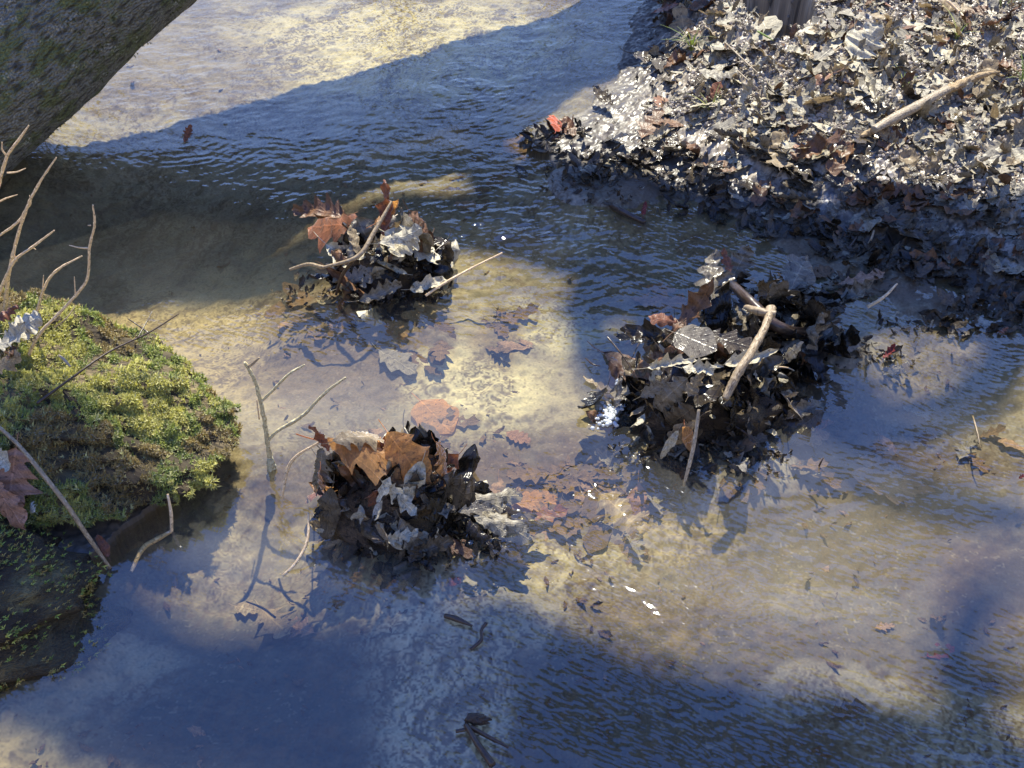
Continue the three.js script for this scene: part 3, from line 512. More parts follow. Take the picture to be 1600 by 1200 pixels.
{ // far heap, upper middle
  const c = at(603, 425, 0.0);
  const o = heap('leaf_heap', 'farthest leaf heap in the stream, with a rust leaf pointing left', c, V(0.122, 0.088, 0.10), { seed: 101, n: 75, core: 0.86, mess: 0.45, twigs: 3, mats: [LM.dark, LM.dull, LM.pewter, LM.brown, LM.dark, LM.buff, LM.black, LM.tan], scale: 0.9 });
  leafAt(o, DRAPE[0], LM.rust, [565, 352, 0.09], [470, 345, 0.08], V(-0.2, 1, 0.5), 1.1);
  leafAt(o, LG[2], LM.brown, [540, 335, 0.12], [455, 325, 0.10], V(0, 1, 0.3));
  leafAt(o, LG[0], LM.rust, [600, 370, 0.12], [632, 288, 0.19], V(-0.6, 0.2, 0.8), 0.6);
  leafAt(o, LG[4], LM.orange, [585, 350, 0.13], [640, 322, 0.16], V(0, 0.9, 0.4), 0.8);
  leafAt(o, DRAPE[1], LM.brown, [640, 330, 0.15], [705, 395, 0.04], V(0.5, 1, 0.2), 1);
  leafAt(o, DRAPE[2], LM.grey, [625, 325, 0.15], [695, 415, 0.02], V(0.7, 0.7, 0.1), 0.8);
  leafAt(o, DRAPE[3], LM.buff, [600, 362, 0.14], [672, 395, 0.09], V(0, 1, 0.6), 1.0);
  leafAt(o, LG[7], LM.buff, [650, 356, 0.14], [612, 400, 0.09], V(0.1, 0.8, 0.8), 1.1);
  leafAt(o, LG[9], LM.buff, [592, 380, 0.13], [668, 366, 0.14], V(0, 1, 0.5), 0.7);
  leafAt(o, LG[1], LM.grey, [545, 412, 0.07], [556, 345, 0.12], V(-0.3, 0.3, 0.9), 0.5);
  leafAt(o, LG[3], LM.tan, [560, 400, 0.08], [548, 348, 0.13], V(0.3, 0.3, 0.9), 0.5);
  leafAt(o, FLAT[2], LM.grey, [530, 450, 0.02], [590, 420, 0.05], V(0, 0.8, 0.7), 0.9);
  leafAt(o, LG[6], LM.buff, [640, 452, 0.02], [700, 440, 0.02], V(0, 0.9, 0.6), 0.9);
  leafAt(o, LG[8], LM.grey, [560, 470, 0.015], [640, 455, 0.02], V(0, 1, 0.5), 0.7);
  mesh('twig', tube([at(612, 315, 0.19), at(585, 362, 0.15), at(560, 400, 0.12), at(505, 418, 0.09)].map(p => p.sub(c)), [0.003, 0.005, 0.005, 0.003], 7, 24, 0.1, 60, 4), M.stick, o);
  mesh('twig', tube([at(505, 418, 0.09), at(480, 413, 0.07), at(453, 421, 0.05)].map(p => p.sub(c)), [0.0045, 0.004, 0.003], 7, 12, 0.1, 60, 5), M.stick, o);
  mesh('twig', tube([at(560, 398, 0.12), at(535, 430, 0.06), at(525, 460, 0.0)].map(p => p.sub(c)), [0.004, 0.004, 0.003], 6, 12, 0.1, 60, 6), M.darkTwig, o);
}
{ // front heap, lower middle
  const c = at(617, 800, 0.0);
  const o = heap('leaf_heap', 'front leaf heap in the stream, capped by a big orange oak leaf', c, V(0.135, 0.122, 0.108), { seed: 202, n: 95, core: 0.86, mess: 0.45, twigs: 3, mats: [LM.black, LM.dark, LM.dull, LM.black, LM.brown, LM.grey, LM.rust, LM.buff, LM.dark], scale: 0.95 });
  leafAt(o, leafGeometry({ lobes: 4, sinus: 0.55, width: 0.27, curl: -2.2, bend: -0.7, twist: 0.5, crumple: 0.10, seed: 91, n: 44, fold: -0.2 }), LM.orange, [510, 690, 0.18], [716, 716, 0.15], V(0.05, 1, 0.1), 1.0);
  leafAt(o, leafGeometry({ lobes: 3, sinus: 0.6, width: 0.42, curl: -1.8, bend: -0.9, twist: -0.3, crumple: 0.09, seed: 92, n: 36 }), LM.orange, [606, 676, 0.185], [668, 762, 0.135], V(0.1, 0.6, 0.9), 0.95);
  leafAt(o, LG[0], LM.rust, [515, 705, 0.17], [494, 645, 0.225], V(-0.3, 0.3, 0.9), 0.55);
  leafAt(o, DRAPE[2], LM.tan, [520, 690, 0.19], [610, 652, 0.20], V(0, 1, 0.2), 0.8);
  leafAt(o, DRAPE[1], LM.orange, [680, 690, 0.18], [722, 745, 0.10], V(0.7, 0.7, 0.3), 0.7);
  leafAt(o, DRAPE[0], LM.grey, [505, 700, 0.16], [488, 770, 0.09], V(-0.6, 0.4, 0.7), 0.9);
  leafAt(o, DRAPE[3], LM.orange, [500, 735, 0.13], [482, 800, 0.05], V(-0.8, 0.3, 0.5), 0.7);
  leafAt(o, LG[5], LM.dull, [520, 760, 0.11], [500, 850, 0.01], V(-0.5, 0.4, 0.8), 0.9);
  leafAt(o, LG[11], LM.buff, [660, 720, 0.16], [632, 790, 0.10], V(0.1, 0.5, 0.9), 1.0);
  leafAt(o, LG[13], LM.buff, [600, 755, 0.14], [650, 800, 0.08], V(0.1, 0.6, 0.9), 0.6);
  leafAt(o, LG[12], LM.buff, [610, 745, 0.145], [585, 790, 0.11], V(0, 0.5, 0.9), 0.6);
  leafAt(o, LG[14], LM.grey, [625, 810, 0.07], [660, 872, 0.005], V(0.1, 0.6, 0.9), 1);
  leafAt(o, LG[16], LM.buff, [600, 845, 0.04], [660, 832, 0.05], V(0, 0.8, 0.7), 0.8);
  leafAt(o, DRAPE[0], LM.dark, [690, 745, 0.12], [770, 800, 0.02], V(0.4, 0.8, 0.4), 0.9);
  leafAt(o, DRAPE[1], LM.black, [670, 775, 0.10], [745, 825, 0.015], V(0.3, 0.8, 0.5), 1);
  leafAt(o, FLAT[0], LM.grey, [715, 800, 0.05], [770, 792, 0.03], V(0.2, 1, 0.5), 0.7);
  leafAt(o, LG[8], LM.dull, [640, 870, 0.01], [720, 850, 0.015], V(0, 1, 0.4), 0.8);
  leafAt(o, LG[9], LM.dark, [640, 880, 0.01], [655, 850, 0.03], V(0, 0.5, 0.8), 1);
  leafAt(o, FLAT[3], LM.brown, [690, 840, 0.015], [740, 870, 0.005], V(0, 1, 0.2), 0.9);
  mesh('twig', tube([at(500, 690, 0.17), at(455, 722, 0.11), at(440, 780, 0.03)].map(p => p.sub(c)), [0.002, 0.003, 0.002], 6, 16, 0.05, 60, 7), M.twig, o);
  mesh('twig', tube([at(482, 800, 0.06), at(480, 845, 0.03), at(462, 880, 0.01), at(442, 900, -0.005)].map(p => p.sub(c)), [0.002, 0.0028, 0.003, 0.0025], 6, 18, 0.05, 60, 8), M.twig, o);
}
{ // the front heap's flank trails off downstream to the right
  const o = scene.getObjectByName('leaf_heap_001'), rr = rng(515);
  for (let i = 0; i < 34; i++) {
    const t = rr(), px = 690 + 90 * t + 20 * (rr() - 0.5), py = 770 + 55 * t + 60 * (rr() - 0.5), h = 0.004 + 0.075 * (1 - t) * rr();
    orient(mesh('leaf', HANG[Math.floor(rr() * 7)], [LM.dark, LM.black, LM.dull, LM.pewter, LM.brown][Math.floor(rr() * 5)], o), at(px, py, h).sub(o.position), V(0.4 + rr() * 0.6, -0.25 * rr(), rr() - 0.4), V(0.35 * rr(), 1, 0.5 * rr()), 0.06 + 0.06 * rr(), 0.8);
  }
}
{ // right heap, the largest
  const c = at(1100, 630, 0.0);
  const o = heap('leaf_heap', 'largest leaf heap, right of centre, with a pale knobby stick lying over its top', c, V(0.165, 0.11, 0.125), { seed: 303, n: 110, core: 0.86, mess: 0.45, twigs: 4, mats: [LM.dark, LM.black, LM.dull, LM.pewter, LM.grey, LM.black, LM.brown, LM.buff, LM.tan], scale: 1.0 });
  const c2 = at(1180, 510, 0), rr = rng(404);
  for (let i = 0; i < 60; i++) { // its tail of dark leaves upstream
    const px = 1110 + 190 * rr(), py = 430 + 110 * rr() + (px - 1110) * 0.12, hgt = 0.015 + 0.06 * rr() * (1 - Math.abs(px - 1170) / 200);
    orient(mesh('leaf', LG[Math.floor(rr() * LG.length)], [LM.dark, LM.black, LM.dull, LM.grey][Math.floor(rr() * 4)], o), at(px, py, hgt).sub(c), V(rr() - 0.5, (rr() - 0.5) * 0.7, rr() - 0.2), V(rr() - 0.5, 0.8, rr() - 0.3), 0.08 + 0.07 * rr(), 0.9);
  }
  leafAt(o, LG[15], LM.rust, [1060, 505, 0.16], [1012, 492, 0.17], V(-0.2, 0.8, 0.7), 0.8);
  leafAt(o, LG[4], LM.brown, [1050, 520, 0.15], [1125, 455, 0.19], V(-0.3, 0.8, 0.5), 0.8);
  leafAt(o, LG[6], LM.dark, [1065, 530, 0.13], [970, 520, 0.11], V(-0.1, 1, 0.3), 0.7);
  leafAt(o, FLAT[1], LM.black, [1050, 530, 0.12], [965, 530, 0.08], V(-0.2, 1, 0.4), 0.6);
  leafAt(o, DRAPE[0], LM.brown, [1075, 540, 0.14], [962, 585, 0.06], V(-0.4, 1, 0.4), 0.7);
  leafAt(o, FLAT[4], LM.grey, [1055, 520, 0.165], [1120, 545, 0.17], V(0, 1, 0.5), 1.1);
  leafAt(o, FLAT[0], LM.dull, [1100, 520, 0.17], [1180, 550, 0.15], V(0.2, 1, 0.5), 0.9);
  leafAt(o, LG[2], LM.buff, [1010, 575, 0.13], [1110, 560, 0.16], V(0, 1, 0.5), 0.5);
  leafAt(o, LG[10], LM.buff, [1065, 575, 0.155], [1140, 590, 0.15], V(0.1, 1, 0.5), 0.7);
  leafAt(o, LG[12], LM.buff, [1130, 570, 0.15], [1205, 565, 0.12], V(0.2, 1, 0.4), 0.5);
  leafAt(o, DRAPE[1], LM.grey, [1075, 590, 0.145], [1008, 650, 0.06], V(-0.2, 0.7, 0.8), 0.9);
  leafAt(o, FLAT[2], LM.grey, [1000, 620, 0.08], [1045, 595, 0.12], V(-0.2, 0.5, 0.9), 0.7);
  leafAt(o, LG[7], LM.tan, [1075, 620, 0.125], [1095, 582, 0.15], V(0, 0.4, 0.9), 0.7);
  leafAt(o, LG[1], LM.grey, [960, 640, 0.03], [972, 590, 0.07], V(-0.6, 0.3, 0.7), 0.6);
  leafAt(o, DRAPE[2], LM.dull, [1085, 635, 0.11], [1020, 690, 0.02], V(-0.2, 0.6, 0.9), 0.9);
  leafAt(o, LG[3], LM.tan, [1095, 650, 0.09], [1040, 700, 0.015], V(0, 0.5, 0.9), 0.6);
  leafAt(o, LG[5], LM.orange, [1070, 665, 0.08], [1085, 710, 0.01], V(0.2, 0.5, 0.9), 0.8);
  leafAt(o, LG[11], LM.buff, [1060, 672, 0.06], [1030, 722, 0.005], V(-0.1, 0.5, 0.9), 0.6);
  leafAt(o, DRAPE[3], LM.black, [1140, 640, 0.1], [1195, 672, 0.01], V(0.3, 0.7, 0.6), 1);
  leafAt(o, DRAPE[0], LM.dark, [1165, 590, 0.11], [1220, 640, 0.015], V(0.5, 0.8, 0.4), 1);
  leafAt(o, LG[13], LM.grey, [1110, 470, 0.16], [1105, 410, 0.15], V(0.1, 0.5, 0.8), 0.5);
  leafAt(o, ROLL[0], LM.grey, [1095, 455, 0.15], [1145, 435, 0.15], V(0, 1, 0.5), 0.9);
  leafAt(o, LG[9], LM.rust, [1142, 425, 0.11], [1130, 395, 0.12], V(0, 0.5, 0.8), 0.7);
  leafAt(o, DRAPE[1], LM.brown, [1240, 540, 0.05], [1290, 565, 0.0], V(0.2, 1, 0.3), 0.8);
  leafAt(o, FLAT[5], LM.dark, [1215, 470, 0.05], [1330, 470, 0.02], V(0, 1, 0.3), 0.6);
  leafAt(o, FLAT[3], LM.dull, [1150, 700, 0.012], [1200, 680, 0.01], V(0, 1, 0.2), 0.8);
}
{ // sticks that lie on and beside the heaps
  let o = thing('knobby_stick', 'pale knobby stick lying slantwise over the top of the largest leaf heap', 'stick', at(1130, 625, 0.17));
  const p0 = o.position.clone(), L = a => a.map(q => at(...q).sub(p0));
  mesh('shaft', tube(L([[1205, 482, 0.20], [1200, 500, 0.205], [1180, 540, 0.20], [1155, 580, 0.185], [1132, 624, 0.15]]), [0.0095, 0.0072, 0.0078, 0.0082, 0.007], 14, 70, 0.3, 50, 12), M.stick, o);
  mesh('knob', tube(L([[1165, 480, 0.19], [1185, 486, 0.205], [1212, 491, 0.205]]), [0.005, 0.008, 0.006], 10, 20, 0.25, 60, 14), M.stick, o);
  const g1 = tube([[1092, 640, 0.12], [1085, 690, 0.07], [1076, 730, 0.025], [1068, 760, -0.01]].map(q => at(...q)), [0.0028, 0.0038, 0.0035, 0.002], 9, 28, 0.1, 60, 16);
  tag(mesh('peeled_twig', g1, M.palewood), 'thin peeled white twig hanging down the front of the largest heap into the water', 'twig');
  tag(mesh('bent_branch', tube([[1130, 430, 0.06], [1165, 465, 0.11], [1215, 510, 0.10], [1255, 520, 0.06], [1310, 500, 0.015]].map(q => at(...q)), [0.008, 0.011, 0.0125, 0.011, 0.006], 12, 40, 0.12, 30, 18), M.darkTwig), 'dark wet bent branch behind the knobby stick on the right heap', 'branch');
  tag(mesh('short_twig', tube([[1238, 545, 0.05], [1243, 562, 0.03], [1246, 580, 0.005]].map(q => at(...q)), [0.003, 0.003, 0.003], 7, 10, 0.1, 60, 19), M.stick), 'short pale twig at the right end of the largest leaf heap', 'twig');
  tag(mesh('long_twig', tube([[665, 462, 0.012], [690, 445, 0.03], [735, 420, 0.05], [785, 395, 0.075]].map(q => at(...q)), [0.003, 0.003, 0.0026, 0.0018], 7, 24, 0.1, 50, 20), M.twig), 'long straight twig sticking out right of the farthest leaf heap', 'twig');
}

// ---------------------------------------------------------------- leaves and twigs under and on the water
{
  const sunk = (a, b, m, g, label, wide = 1, lift = 0) => {
    const p = at(a[0], a[1]), q = at(b[0], b[1]); p.y = ground(p.x, p.z) + 0.003 + lift * 0.4; q.y = ground(q.x, q.z) + 0.003 + lift * 0.4;
    const d = q.clone().sub(p), o = mesh(sunkName, g, m); orient(o, p, d, UP, d.length(), wide); return tag(o, label, 'leaf');
  };
  sunk([990, 440], [1080, 455], LM.pink, FLAT[0], 'pink oak leaf under blue water left of the right heap’s top', 1.1, 0.012);
  sunk([1010, 415], [1060, 432], LM.pink, FLAT[1], 'smaller pink leaf just above the larger pink leaf, under water', 1, 0.01);
  sunk([655, 595], [705, 640], LM.orange, FLAT[4], 'round orange beech leaf half sunk between the far and front heaps', 1.2, 0.02);
  sunk([790, 640], [830, 655], LM.pink, FLAT[2], 'small pink lobed leaf under water in the middle of the stream', 1, 0.012);
  sunk([590, 520], [650, 555], LM.sunkgrey, FLAT[3], 'pale green grey lobed leaf with curled rim below the farthest heap', 1.0, 0.028);
  sunk([800, 750], [880, 745], LM.orange, FLAT[5], 'orange brown leaf lying flat in the leaf mat below centre', 1, 0.02);
  sunk([815, 780], [890, 765], LM.rust, FLAT[0], 'dark orange leaf lowest in the leaf mat below centre', 0.8, 0.02);
  sunk([940, 740], [1020, 800], LM.tan, DRAPE[0], 'bright folded tan leaf under fast water below the largest heap', 1.2, 0.045);
  sunk([1000, 730], [1010, 805], LM.pink, DRAPE[2], 'pink folded leaf under fast water beside the peeled twig', 0.8, 0.04);
  sunk([860, 700], [790, 715], LM.sunkbrown, FLAT[1], 'brown leaf topmost in the leaf mat below centre', 1, 0.02);
  sunk([1218, 668], [1300, 655], LM.sunk, FLAT[2], 'pale tan oak leaf under water just right of the largest heap', 0.9, 0.016);
  sunk([1255, 655], [1308, 640], LM.pink, ROLL[0], 'rolled pinkish leaf beside a pale oak leaf right of the largest heap', 0.6, 0.014);
  sunk([1345, 690], [1420, 695], LM.sunk, FLAT[3], 'triangular pale leaf under water right of the heap', 1, 0.02);
  sunk([1330, 708], [1485, 742], LM.sunk, FLAT[5], 'long pale oak leaf with rounded lobes under water at right', 0.75, 0.016);
  sunk([1510, 682], [1530, 650], LM.sunkgrey, FLAT[1], 'grey leaf edge under blue water near the right side', 0.9, 0.012);
  sunk([1465, 975], [1510, 960], LM.maroon, FLAT[3], 'maroon leaf under water at the lower right', 1.0, 0.0);
  sunk([1380, 935], [1412, 930], LM.sunk, FLAT[1], 'small tan leaf under water above the maroon leaf', 0.9, 0.0);
  sunk([1310, 1075], [1365, 1060], LM.sunkbrown, FLAT[0], 'brown leaf deep under rippled water at the lower right', 1.2, 0.01);
  sunk([400, 905], [450, 965], LM.tan, FLAT[0], 'tan sunlit leaf under water below the front heap’s left side', 1.3, 0.03);
  sunk([485, 955], [430, 930], LM.sunk, FLAT[1], 'pale leaf beside the tan leaf below the front heap', 1.2, 0.025);
  sunk([355, 895], [395, 905], LM.tan, FLAT[3], 'small tan leaf leftmost below the front heap', 1.2, 0.02);
  sunk([700, 900], [720, 885], LM.maroon, FLAT[2], 'dark reddish bit of leaf on sand right under the front heap', 1.0, 0.02);
  sunk([800, 205], [815, 180], LM.sunkbrown, FLAT[4], 'brown leaf in the dark pool by the muddy point', 1.3, 0.02);
  sunk([760, 150], [720, 160], LM.sunkgrey, FLAT[3], 'grey leaf at the water line above the dark pool', 1.0, 0.05);
  sunk([450, 425], [470, 395], LM.sunkbrown, FLAT[2], 'brown leaf under water left of the farthest heap', 1.3, 0.02);
  sunk([430, 470], [445, 440], LM.sunk, DRAPE[1], 'cream curled leaf under water below left of the farthest heap', 0.6, 0.03);
  sunk([1260, 435], [1300, 425], LM.sunkbrown, FLAT[5], 'brown leaf in the blue shallows above the right heap', 1, 0.02);
  sunk([1310, 450], [1380, 445], LM.sunk, FLAT[0], 'yellowish leaf in blue shallows right of the bent branch', 0.8, 0.02);
  const floatLeaf = (a, b, h, m, g, n, label, wide = 1) => tag(leafAt(scene, g, m, [...a, h], [...b, h + 0.004], n, wide), label, 'leaf');
  floatLeaf([868, 205], [872, 176], 0.03, LM.red, LG[3], V(0.2, 0.5, 0.9), 'bright red leaf standing at the tip of the muddy point', 0.9);
  floatLeaf([1006, 336], [1004, 312], 0.02, LM.maroon, LG[5], V(-0.5, 0.4, 0.8), 'small dark red leaf beside a sunken twig in the shaded shallows', 0.8);
  floatLeaf([288, 222], [296, 203], 0.008, LM.rust, LG[8], V(0.2, 0.5, 0.9), 'small rust leaf tip poking from the ripples near the log', 0.8);
  floatLeaf([300, 630], [232, 590], 0.02, LM.orange, LG[5], V(0, 1, 0.3), 'glossy brown leaf tucked behind the right end of the moss mound', 1.4);
  floatLeaf([650, 870], [680, 900], 0.004, LM.dark, LG[6], UP, 'dark leaf scrap on sand below the front heap', 0.7);
  floatLeaf([1380, 560], [1400, 545], 0.01, LM.maroon, LG[4], UP, 'reddish scrap on the glinting silt at right', 0.9);
  floatLeaf([1560, 520], [1575, 512], 0.006, LM.rust, LG[1], UP, 'tiny orange leaf floating at the right edge', 1);
  floatLeaf([1592, 748], [1606, 740], 0.006, LM.maroon, LG[2], UP, 'tiny red leaf in shade at the right edge', 1);

  const tw = (pts, radii, m, label, k = 9, name = 'sunken_twig') => tag(mesh(name, tube(pts.map(q => at(...q)), radii, 7, pts.length * 7, 0.12, 60, k), m), label, 'twig');
  tw([[948, 318, 0.0], [975, 332, 0.008], [1008, 348, 0.004]], [0.006, 0.008, 0.006], M.darkTwig, 'dark twig in the shaded shallows under the small red leaf');
  tw([[915, 560, 0.008], [928, 570, 0.012], [938, 572, 0.01]], [0.0015, 0.0018, 0.001], M.darkTwig, 'thin black forked twig on the water left of the largest heap', 3);
  tw([[1355, 480, 0.008], [1380, 465, 0.03], [1402, 443, 0.05]], [0.004, 0.0035, 0.002], M.twig, 'brown twig slanting from the shallows right of the bent branch', 4);
  tw([[1318, 393, 0.01], [1328, 385, 0.016], [1339, 370, 0.02]], [0.003, 0.003, 0.002], M.darkTwig, 'short black twig on the blue inlet by the muddy bank', 5);
  tw([[1355, 385, 0.01], [1362, 372, 0.03], [1366, 360, 0.04]], [0.003, 0.003, 0.002], M.stick, 'short pale twig standing at the muddy bank’s edge', 6);
  tw([[735, 1015, 0.002], [752, 1000, 0.006], [752, 985, 0.008], [760, 973, 0.012]], [0.0025, 0.003, 0.0025, 0.003], M.darkTwig, 'curved black twig on grey sand below the front heap', 7);
  tw([[695, 962, 0.004], [715, 968, 0.007], [738, 978, 0.004]], [0.004, 0.005, 0.002], M.darkTwig, 'black crumbly twig above the curved twig on grey sand', 8);
  tw([[728, 1132, 0.012], [745, 1160, 0.014], [770, 1196, 0.01]], [0.0045, 0.005, 0.006], M.darkTwig, 'thick brown twig at the bottom edge of the picture', 9);
  tw([[735, 1135, 0.014], [765, 1152, 0.016], [795, 1168, 0.01]], [0.003, 0.003, 0.002], M.darkTwig, 'thin twig crossing the thick brown twig at the bottom edge', 10);
  tw([[712, 1143, 0.006], [735, 1140, 0.008], [775, 1158, 0.008]], [0.003, 0.003, 0.003], M.darkTwig, 'wet twig lying flat under the crossed twigs at the bottom edge', 11);
  tw([[262, 772, 0.07], [267, 800, 0.04], [268, 830, 0.0]], [0.0022, 0.003, 0.003], M.twig, 'tan root hanging from the moss mound into the water', 12, 'root');
  tw([[268, 830, 0.0], [245, 843, -0.01], [225, 855, -0.018], [205, 893, -0.025]], [0.003, 0.005, 0.005, 0.003], M.twig, 'sunken continuation of the tan root beside the moss mound', 13, 'root');
  tw([[430, 965, -0.005], [410, 950, -0.01], [385, 940, -0.012]], [0.002, 0.002, 0.0012], M.darkTwig, 'dark stalk on the tan leaf below the front heap', 14);
  tw([[1480, 1, 0.12], [1500, 20, 0.10], [1520, 45, 0.09]].map(q => q), [0.004, 0.004, 0.003], M.twig, 'brown twig in the litter at the upper right corner', 15, 'bank_twig');
  tw([[1280, 728, 0.0], [1284, 720, 0.015], [1287, 715, 0.02]], [0.002, 0.0015, 0.001], M.darkTwig, 'tiny twig standing in water right of the heap', 16);
  tw([[1425, 655, -0.004], [1432, 680, 0.004], [1437, 705, -0.004]].map(([x, y, h]) => [x + 95, y - 5, h]), [0.0015, 0.0015, 0.001], M.stick, 'fine pale stalk on the blue water near the right side', 17);
  // a cone washed up at the foot of the picture
  const g = new THREE.SphereGeometry(1, 20, 14), p = g.attributes.position; for (let i = 0; i < p.count; i++) { const k = 1 + 0.45 * n3s(p.getX(i) * 2.6, p.getY(i) * 2.6, p.getZ(i) * 2.6) + 0.2 * n3s(p.getX(i) * 8, p.getY(i) * 8, p.getZ(i) * 8); p.setXYZ(i, p.getX(i) * 0.017 * k, p.getY(i) * 0.008 * k, p.getZ(i) * 0.009 * k); } g.computeVertexNormals();
  const cone = mesh('wet_nut', g, M.darkTwig); cone.position.copy(at(746, 1124, 0.012)); tag(cone, 'dark wet nut lying above the crossed twigs at the bottom edge', 'nut');

  // the leaf mat on the bed: too many and too hidden to count
  const r = rng(808), MATS = [[830, 730, 0.14, 0.09, 44], [950, 750, 0.09, 0.07, 26], [560, 520, 0.20, 0.14, 9], [470, 425, 0.09, 0.10, 22], [1340, 650, 0.28, 0.10, 20], [780, 490, 0.05, 0.08, 14], [760, 230, 0.16, 0.26, 26], [1280, 440, 0.2, 0.08, 26], [1150, 715, 0.12, 0.06, 26], [620, 475, 0.14, 0.05, 8], [640, 640, 0.16, 0.05, 12]];
  const kinds = [[FLAT[0], LM.sunkbrown], [FLAT[3], LM.sunkdark], [LG[5], LM.sunk], [FLAT[1], LM.sunkbrown], [FLAT[4], LM.sunkdark], [FLAT[5], LM.sunkbrown], [LG[2], LM.sunkgrey]];
  const piles = kinds.map(() => []);
  const scr = new THREE.Object3D();
  for (const [px, py, rx, rz, n] of MATS) { const c = at(px, py); for (let i = 0; i < n; i++) {
    const a = r() * 6.283, q = Math.sqrt(r()), x = c.x + Math.cos(a) * q * rx, z = c.z + Math.sin(a) * q * rz, y = ground(x, z) - 0.001 + 0.007 * r();
    if (y > 0.0) continue;
    orient(scr, V(x, y, z), V(r() - 0.3, (r() - 0.5) * 0.15, r() - 0.2), V((r() - 0.5) * 0.4, 1, (r() - 0.5) * 0.4), 0.035 + 0.06 * r(), 0.9); scr.updateMatrix();
    piles[Math.floor(Math.pow(r(), 1.2) * kinds.length)].push(scr.matrix.clone());
  } }
  kinds.forEach(([g, m], i) => { const im = new THREE.InstancedMesh(g, m, piles[i].length); piles[i].forEach((q, k) => im.setMatrixAt(k, q)); im.name = numbered('sunken_litter'); shade(im); tag(im, 'mat of sunken brown leaves and scraps on the stream bed', null, null, 'stuff'); scene.add(im); });

  // shreds and grit stranded on the low bars, awash at the surface
  const grit = [[SCRAP[0], LM.dull], [SCRAP[1], LM.dark], [SCRAP[2], LM.pewter], [SCRAP[1], LM.bleached]].map(([g, m]) => [g, m, []]);
  for (const [px, py, rx, rz, n] of [[1350, 558, 0.11, 0.045, 110], [1150, 718, 0.12, 0.05, 150], [620, 460, 0.13, 0.04, 130], [700, 862, 0.10, 0.04, 100], [1450, 512, 0.12, 0.05, 60], [930, 285, 0.13, 0.13, 170], [480, 455, 0.09, 0.05, 60], [1290, 450, 0.14, 0.06, 90], [1010, 700, 0.07, 0.05, 60], [860, 215, 0.10, 0.06, 60]]) {
    const c = at(px, py);
    for (let i = 0; i < n; i++) {
      const a = r() * 6.283, q = Math.pow(r(), 0.7), p = V(c.x + Math.cos(a) * q * rx, 0, c.z + Math.sin(a) * q * rz); p.y = Math.max(ground(p.x, p.z), -0.006) + 0.006 * r();
      orient(scr, p, V(r() - 0.5, (r() - 0.4) * 0.5, r() - 0.5), V((r() - 0.5) * 1.2, 1, (r() - 0.5) * 1.2), 0.010 + 0.035 * r() * r(), 0.6 + 0.4 * r()); scr.updateMatrix();
      grit[Math.floor(r() * r() * 4)][2].push(scr.matrix.clone());
    }
  }
  for (const [g, m, at_] of grit) { const im = new THREE.InstancedMesh(g, m, at_.length); at_.forEach((q, k) => im.setMatrixAt(k, q)); im.name = numbered('stranded_shreds'); tag(im, 'wet leaf shreds and grit stranded on low bars in the stream', null, null, 'stuff'); scene.add(shade(im)); }

  // a patch of foam bubbles by the right heap
  const fr = rng(9), bubble = new THREE.SphereGeometry(1, 8, 6), im = new THREE.InstancedMesh(bubble, new THREE.MeshPhysicalMaterial({ name: 'foam', color: new THREE.Color().setRGB(0.8, 0.82, 0.8), roughness: 0.2, transmission: 0.4, thickness: 0 }), 150);
  for (let i = 0; i < 150; i++) { const t = i < 100, px = t ? 948 + 24 * (fr() + fr() - 1) : 962 + 12 * (fr() - 0.5) + 6, py = t ? 648 + 26 * (fr() + fr() - 1) : 590 + 50 * fr(); scr.position.copy(at(px, py, 0.002)); scr.quaternion.identity(); scr.scale.setScalar(0.0018 + 0.003 * fr()); scr.updateMatrix(); im.setMatrixAt(i, scr.matrix); }
  im.name = 'foam'; tag(im, 'small patch of white foam at the left foot of the largest heap', null, null, 'stuff'); scene.add(shade(im));
}

// ---------------------------------------------------------------- the muddy right bank and its litter
const PLACES = [[1360, 200, 'by the lower end of the fallen branch'], [1540, 115, 'by the rotten end of the fallen branch'], [1450, 190, 'just below the fallen branch'], [1430, 110, 'just above the fallen branch'], [1212, 100, 'below the dark hollow'], [1120, 40, 'left of the dark hollow'], [1290, 40, 'right of the dark hollow'], [1360, 60, 'around the big pale folded leaf'], [1500, 40, 'under the shaded strip at top right'], [1580, 20, 'in the upper right corner'], [1080, 90, 'by the yellow green grass tuft'], [1160, 165, 'around the white glinting leaf'], [1250, 180, 'in the middle of the bank'], [1060, 190, 'on the crumbly mud'], [920, 220, 'on the muddy point'], [1590, 200, 'at the right edge past the branch'], [1560, 290, 'at the sunny margin by the right edge'], [1400, 285, 'at the sunny margin below the branch'], [1250, 270, 'at the sunny margin under mid bank'], [1120, 290, 'at the water left of the black leaf'], [1270, 345, 'beside the standing black leaf'], [1390, 370, 'over the blue inlet'], [1500, 410, 'at the shore near the right edge'], [1590, 450, 'lowest along the right edge']], BANKGROUP = 'dead leaves littering the muddy right bank';
